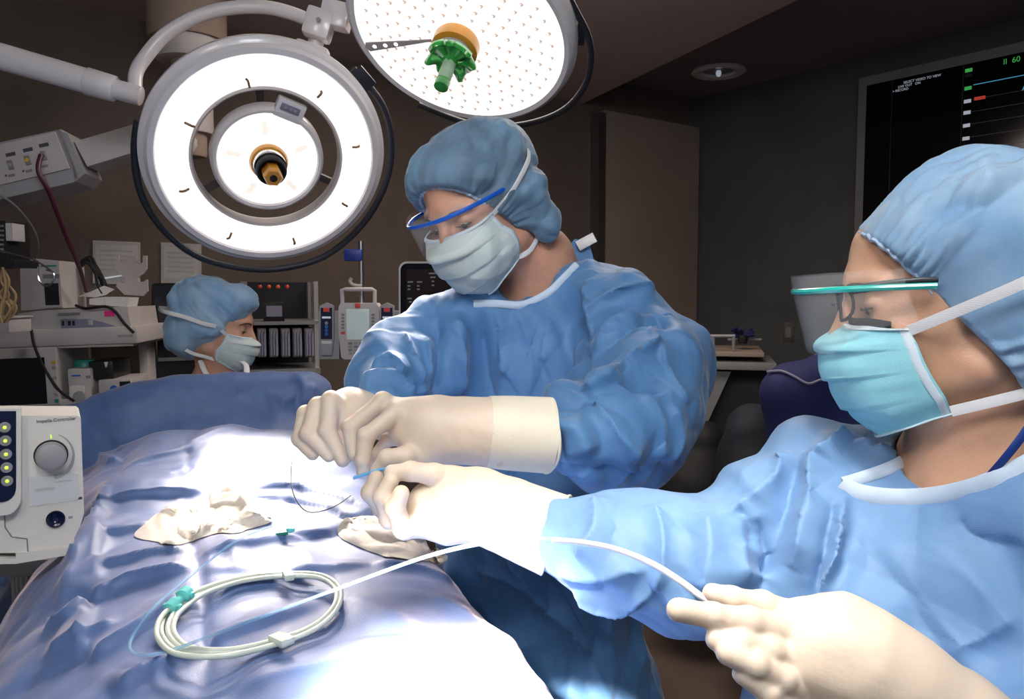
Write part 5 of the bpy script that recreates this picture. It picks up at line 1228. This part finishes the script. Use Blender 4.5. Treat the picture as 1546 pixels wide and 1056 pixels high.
for k in range(7):
    rs = np.random.RandomState(40 + k); pts = [(-6 + 2 * k, 404), (rs.uniform(-5, 14), 425), (rs.uniform(-5, 18), 445), (rs.uniform(-2, 18), 465), (rs.uniform(-5, 8), 488)]
    o = ftube(Lh, 'tan_lead', pts, -.03 + .006 * k, .003, 'cable_tan'); tag(o, 'tan patient lead in the bundle at the left edge', 'cable', 'tan leads at the left edge')
Lt = Face(0, 490, 2.1); t = thing('lead_tray', Lt.at(0, 505, -.05), 'white tray holding the tan leads at the left edge', 'tray')
Lt.B('tray', (-40, 480, 14, 503), -.1, 0, 'old_white', t, .004); Lt.B('tray_lip', (-40, 478, 16, 481), -.1, .004, 'old_white', t, .001)

# ------------------------------------------------------------------ behind: supply shelf, pumps, ultrasound
K = Face(435, 490, 3.0, 20)
t = thing('supply_shelf', V3(K.at(435, 600)[0], K.at(435, 600)[1], 0), 'dark supply shelf with clear bins behind the nurse', 'shelf')
K.B('back', (372, 425, 486, 1000), -.3, -.28, 'bag_dark', t); K.B('shelf_board', (374, 486, 484, 490), -.28, 0, 'mid_grey', t); K.B('shelf_board', (374, 560, 484, 565), -.28, 0, 'mid_grey', t)
K.B('upright', (480, 425, 484, 1000), -.28, 0, 'clear_sleeve', t); K.B('upright', (373, 425, 377, 1000), -.28, 0, 'mid_grey', t)
for k in range(5):
    x = 388 + k * 18; b_ = thing('supply_bin', K.at(x + 8, 540, -.05), ('leftmost', 'second from left', 'middle', 'second from right', 'rightmost')[k] + ' of five plastic bins on the dark shelf behind the nurse', 'bin', 'supply bins behind the nurse')
    K.B('bin', (x, 496, x + 15, 540), -.15, -.01, 'mid_grey', b_, .006)
    for j in range(3): K.poly('packet', [(x + 2 + j * 4, 500 + 3 * j), (x + 5 + j * 4, 498), (x + 6 + j * 4, 536), (x + 3 + j * 4, 538)], -.008, .002 + .004 * j, 'purple_grey', b_)
t = thing('small_display', K.at(415, 470, 0), 'small grey framed display on the shelf behind the nurse', 'display')
K.B('frame', (398, 456, 430, 486), -.05, 0, 'black_plastic', t, .004); K.B('screen', (402, 462, 426, 478), 0, .002, 'purple_grey', t)
for k, m_ in enumerate(('red_plastic', 'orange_plastic', 'orange_plastic', 'red_plastic')):
    o = K.disc('light_disc', 394 + k * 14, 433, [(3, -.1), (3, -.08), (2, -.078)], m_); tag(o, '%s light in the row of four on the shelf behind the nurse' % ('leftmost red', 'second, orange', 'third, orange', 'rightmost red')[k], 'cap', 'coloured lights on the shelf')  # small coloured lights, their glow given only as disc colour
I_ = Face(540, 500, 2.35)
t = thing('iv_pole', V3(I_.at(540, 500, -.06)[0], I_.at(540, 500, -.06)[1], 0), 'steel infusion pole with a blue clamp behind the pump', 'pole')
b0 = I_.at(540, 500, -.07)
MB().lathe([(.008, .06), (.008, I_.at(540, 362)[2])], (b0[0], b0[1], 0), n=16).build('pole', 'steel', t)
I_.B('blue_clamp', (513, 375, 541, 393), -.09, -.05, 'blue_plastic', t, .006)
for k in range(5): a_ = k * 2 * pi / 5; MB().tube([V3(b0[0], b0[1], .08), V3(b0[0] + .2 * math.cos(a_), b0[1] + .2 * math.sin(a_), .04)], .012, 8, 1).build('leg', 'steel', t)
ftube(I_, 'hook', [(540, 432), (527, 430), (522, 424), (525, 420)], -.06, .005, 'old_white', t)
t = thing('infusion_pump', I_.at(541, 545, -.03), 'grey infusion pump with bright screen, keypad and two side modules', 'infusion pump')
I_.poly('main_body', rnd(511, 457, 573, 543, 6)[:12] + [(511, 470), (517, 543)][::-1] if 0 else [(514, 458), (568, 458), (572, 464), (574, 500), (570, 540), (566, 543), (520, 543), (515, 540), (511, 500), (511, 464)], -.06, 0, 'old_white', t)
hnd = MB(I_.fr).tube([(*I_.xy(515, 460), -.02), (*I_.xy(514, 438), -.02), (*I_.xy(520, 437), -.02), (*I_.xy(560, 437), -.02), (*I_.xy(564, 439), -.02), (*I_.xy(564, 460), -.02)], .006, 8, 1).build('handle', 'old_white', t)
I_.B('screen', (523, 467, 558, 513), 0, .003, 'pump_screen', t, .001)
I_.B('alarm_light', (536, 458, 544, 465), 0, .004, 'red_plastic', t, .001)
for k in range(5): I_.B('soft_key', (515.5, 474 + k * 5, 520, 477 + k * 5), 0, .003, 'mid_grey', t); I_.B('soft_key', (561, 474 + k * 5, 565.5, 477 + k * 5), 0, .003, 'mid_grey', t)
for i in range(4):
    for j in range(4): I_.B('key', (526 + i * 8.5, 517 + j * 5, 532 + i * 8.5, 520.5 + j * 5), 0, .003, 'grey_plastic' if (i + j) % 2 else 'mid_grey', t)
I_.B('red_key', (515, 501, 521, 505), 0, .003, 'red_plastic', t)
for x0, x1, flip in ((480, 511, 0), (573, 600, 1)):
    md = I_.poly('side_module', [(x0, 470), (x1, 470), (x1, 543), (x0, 543)], -.07, -.01, 'grey_plastic', t)
    xa = x0 + 3 if not flip else x0 + 1
    I_.poly('module_face', [(xa, 462), (xa + 10, 457), (xa + 21, 462), (xa + 21, 510), (xa + 18, 536), (xa + 4, 536), (xa, 510)], -.01, .004, 'grey_plastic', md)
    I_.poly('module_panel', [(xa + 2, 465), (xa + 19, 465), (xa + 19, 512), (xa + 2, 512)], .004, .006, 'navy_panel', md)
    I_.B('channel_light', (xa + 6, 465, xa + 15, 471), .006, .008, 'red_plastic', md); I_.B('readout', (xa + 4, 478, xa + 17, 481), .006, .0075, 'glow_white', md)
    for k in range(4): I_.disc('module_key', xa + 10.5, 488 + 5.5 * k, [(2.6, .006), (2.4, .0078)], 'label_blue' if k else 'grey_plastic', md, 12)
    I_.B('module_label', (xa + 3, 515, xa + 18, 519), .004, .005, 'paper', md)
U = Face(660, 460, 1.95, -4, 1)
t = thing('ultrasound_monitor', U.at(660, 560, -.05), 'black touch-screen monitor with pale rounded bezel behind the man', 'monitor')
U.poly('bezel', rnd(602, 395, 760, 600, 12), -.05, 0, 'old_white', t); U.poly('glass', rnd(605, 398, 757, 597, 10), 0, .003, 'screen_off', t); U.poly('screen', rnd(614, 407, 748, 588, 2), .003, .004, 'screen_brown', t)
for x, y, w_ in ((616, 425, 8), (630, 425, 8), (616, 431, 4), (630, 431, 4), (616, 436, 4), (630, 436, 4), (616, 450, 6), (648, 412, 18), (650, 418, 8), (652, 424, 4), (652, 430, 4), (618, 455, 4)):
    U.B('readout', (x, y, x + w_, y + 2), .004, .0048, 'mid_grey', t)
MB().lathe([(.03, .1), (.03, U.at(680, 600)[2])], (U.at(680, 600, -.06)[0], U.at(680, 600, -.06)[1], 0), n=20).build('stand', 'mid_grey', t)
MB().lathe([(.2, 0), (.2, .04), (.05, .1)], (U.at(680, 600, -.06)[0], U.at(680, 600, -.06)[1], 0), n=30).build('base', 'mid_grey', t)

# ------------------------------------------------------------------ right side
RN = V3(-.8, -.6, 0); RX = V3(.6, -.8, 0)
def RF(px, py, off):
    f_ = Face(px, py, 1); o_ = Pplane(px, py, CN + RN * off, RN); f_.fr = (o_, np.array([RX, V3(0, 0, 1), RN])); f_.k = np.dot(o_ - CAM, CF) / FPX; return f_
Q = RF(1400, 200, .12)
t = thing('wall_monitor', Q.at(1420, 200, -.08), 'large dark wall monitor with faint coloured traces, top right', 'monitor')
cor = [Q.xy(1296, 118), Q.xy(1310, 330)]
x0, y0 = Q.xy(1296, 118); y1 = y0 - .86; x1 = x0 + 1.5; bz = .05
q0 = MB(Q.fr).box(((x0 + x1) / 2, (y0 + y1) / 2, -.035), (x1 - x0, y0 - y1, .07), .008).build('casing', 'mid_grey', t)
MB(Q.fr).box(((x0 + x1) / 2, (y0 + y1) / 2, .001), (x1 - x0 - 2 * bz, y0 - y1 - 2 * bz, .004), 0).build('screen', 'screen_off', t, smooth=False)
X = lambda a: x0 + bz + a * (x1 - x0 - 2 * bz); Y = lambda b: y0 - bz - b * (y0 - y1 - 2 * bz)
def sb(nm, a0, b0, a1, b1, m): return MB(Q.fr).box(((X(a0) + X(a1)) / 2, (Y(b0) + Y(b1)) / 2, .0035), (abs(X(a1) - X(a0)), abs(Y(b1) - Y(b0)), .002)).build(nm, m, t, smooth=False)
sb('divider', .098, 0, .1, 1, 'screen_dark'); sb('divider', .345, 0, .348, 1, 'screen_dark')
for k, tx in enumerate(('SELECT VIDEO TO VIEW', 'LIVE OUT   ON', '> RECORD')): text_obj(tx, Q.fr, (X(.14 - .02 * k), Y(.04 + .022 * k), .003), .017, 'glow_white', t)
for k, (b_, m_) in enumerate(((.03, 'glow_green'), (.06, 'screen_dark'), (.14, 'glow_green'), (.22, 'glow_white'), (.29, 'glow_white'), (.37, 'glow_white'), (.45, 'glow_white'), (.53, 'glow_white'))): sb('channel_tag', .352, b_, .375, b_ + .022, m_)
sb('trace', .38, .135, 1, .139, 'glow_blue')
for b_ in (.225, .30, .375, .455, .53): sb('trace', .38, b_, 1, b_ + .002, 'mid_grey')
sb('alarm_mark', .385, .215, .42, .235, 'glow_red'); text_obj('ART 98', Q.fr, (X(.53), Y(.225), .003), .05, 'glow_blue', t); text_obj('II  60  SINUS', Q.fr, (X(.47), Y(.05), .003), .035, 'glow_green', t)
MB(Q.fr).box(((x0 + x1) / 2, (y0 + y1) / 2, -.09), (.3, .25, .06), .005).build('wall_mount', 'matte_black', t)
Q2 = RF(1191, 502, 0)
t = thing('light_switch', Q2.at(1191, 502, 0), 'small steel light switch plate on the dark grey wall', 'light switch')
Q2.B('plate', (1183, 487, 1199, 517), 0, .006, 'steel', t, .001); Q2.B('rocker', (1187, 494, 1195, 510), .006, .012, 'mid_grey', t, .001)
# scrub cart by the grey wall
c_ = P(1100, 560, 3.9)
Z = Face(1100, 560, 3.6, -14)
t = thing('supply_trolley', V3(Z.at(1100, 560, -.2)[0], Z.at(1100, 560, -.2)[1], 0), 'pale trolley with rails and a sloping side against the grey wall', 'trolley')
Z.B('top', (1020, 530, 1154, 540), -.45, 0, 'wall_beige', t, .006); Z.B('tier', (1020, 545, 1172, 560), -.45, .02, 'mid_grey', t, .006)
Z.poly('side_panel', [(1030, 560), (1104, 562), (1068, 640), (1030, 660)], -.4, -.02, 'mid_grey', t); Z.B('body', (1030, 562, 1160, 700), -.45, -.22, 'wall_grey', t)
for x in (1048, 1077, 1108): ftube(Z, 'rail_post', [(x, 531), (x, 508)], -.03, .008, 'mid_grey', t, 1)
ftube(Z, 'rail', [(1046, 508), (1110, 508)], -.03, .007, 'grey_plastic', t, 1); ftube(Z, 'rail', [(1100, 517), (1154, 517)], -.2, .006, 'mid_grey', t, 1)
o_ = Z.at(1123, 512, -.15); fl = thing('cable_bundle', o_, 'small dark purple bundle on top of the trolley', 'bundle')
rs = np.random.RandomState(7); mb = MB()
for k in range(14): a_ = rs.uniform(0, 2 * pi); e_ = rs.uniform(.2, 1); mb.tube([o_, o_ + V3(.03 * math.cos(a_), .02 * math.sin(a_), .03 * e_), o_ + V3(.055 * math.cos(a_), .04 * math.sin(a_), .045 * e_)], [.004, .008, .006], 6, 2)
mb.build('strands', 'navy_cloth', fl)['kind'] = 'stuff'
MB().lathe([(.02, -.03), (.025, 0), (.02, .01)], o_, n=16).build('holder', 'matte_black', fl)
# chair under a navy cover
def blob(name, m, label, cat, prims, h, seed, amp=.01, base=None, lam=.15, grp=None):
    pts = np.array([P(*q[:3]) for p_ in prims for q in p_]); R = max(q[3] for p_ in prims for q in p_) + .03
    S = SDF(pts.min(0) - R, pts.max(0) + R, h)
    for a, b in prims: S.rc(P(*a[:3]), P(*b[:3]), a[3], b[3], .04)
    v, f = S.mesh(2); f = fix(v, f); N = normals(v, f); v = v + N * (crumple(v, lam, seed, 7) * amp)[:, None]; v[:, 2] = np.maximum(v[:, 2], .002)
    o = mesh_obj(name, v, f, m, None); return tag(o, label, cat, grp)
cc_ = P(1240, 640, 2.3)
t = thing('covered_chair', V3(cc_[0], cc_[1], 0), 'tall chair under a dark navy cloth with pale piping, behind the woman', 'chair')
S = SDF(V3(cc_[0] - .38, cc_[1] - .3, -.02), V3(cc_[0] + .45, cc_[1] + .45, 1.42), .012)
for a, b in (((1200, 590, 2.4, .085), (1300, 560, 2.4, .10)), ((1200, 600, 2.4, .09), (1215, 760, 2.4, .11)), ((1300, 570, 2.4, .11), (1310, 760, 2.4, .13)), ((1215, 760, 2.35, .14), (1310, 760, 2.35, .14)), ((1215, 760, 2.3, .16), (1220, 1100, 2.3, .18)), ((1310, 760, 2.3, .16), (1320, 1100, 2.3, .18)), ((1240, 600, 2.4, .08), (1270, 700, 2.4, .12))): S.rc(P(*a[:3]), P(*b[:3]), a[3], b[3], .05)
v, f = S.mesh(2); f = fix(v, f); N = normals(v, f); v = v + N * (crumple(v, .2, 3, 7) * .014)[:, None]; v[:, 2] = np.maximum(v[:, 2], .003)
cv = mesh_obj('cloth_cover', v, f, 'navy_cloth', t)
ln = surf_line(v, f, [(1160, 563), (1180, 562), (1200, 570), (1220, 580), (1240, 574), (1270, 572)], .004)
if len(ln) > 2: MB().tube(ln, .004, 6, 4).build('piping', 'purple_grey', cv)
blob('duffel_bag', 'bag_dark', 'black lumpy bag on the floor left of the navy covered chair', 'bag', [((1135, 650, 2.85, .10), (1145, 700, 2.85, .14)), ((1145, 710, 2.85, .15), (1150, 900, 2.85, .16))], .012, 5)
blob('cloth_sack', 'matte_black', 'black sack slumped beside the pale trolley', 'bag', [((1060, 670, 3.2, .10), (1055, 720, 3.2, .14)), ((1045, 740, 3.2, .17), (1045, 860, 3.2, .18))], .012, 8)
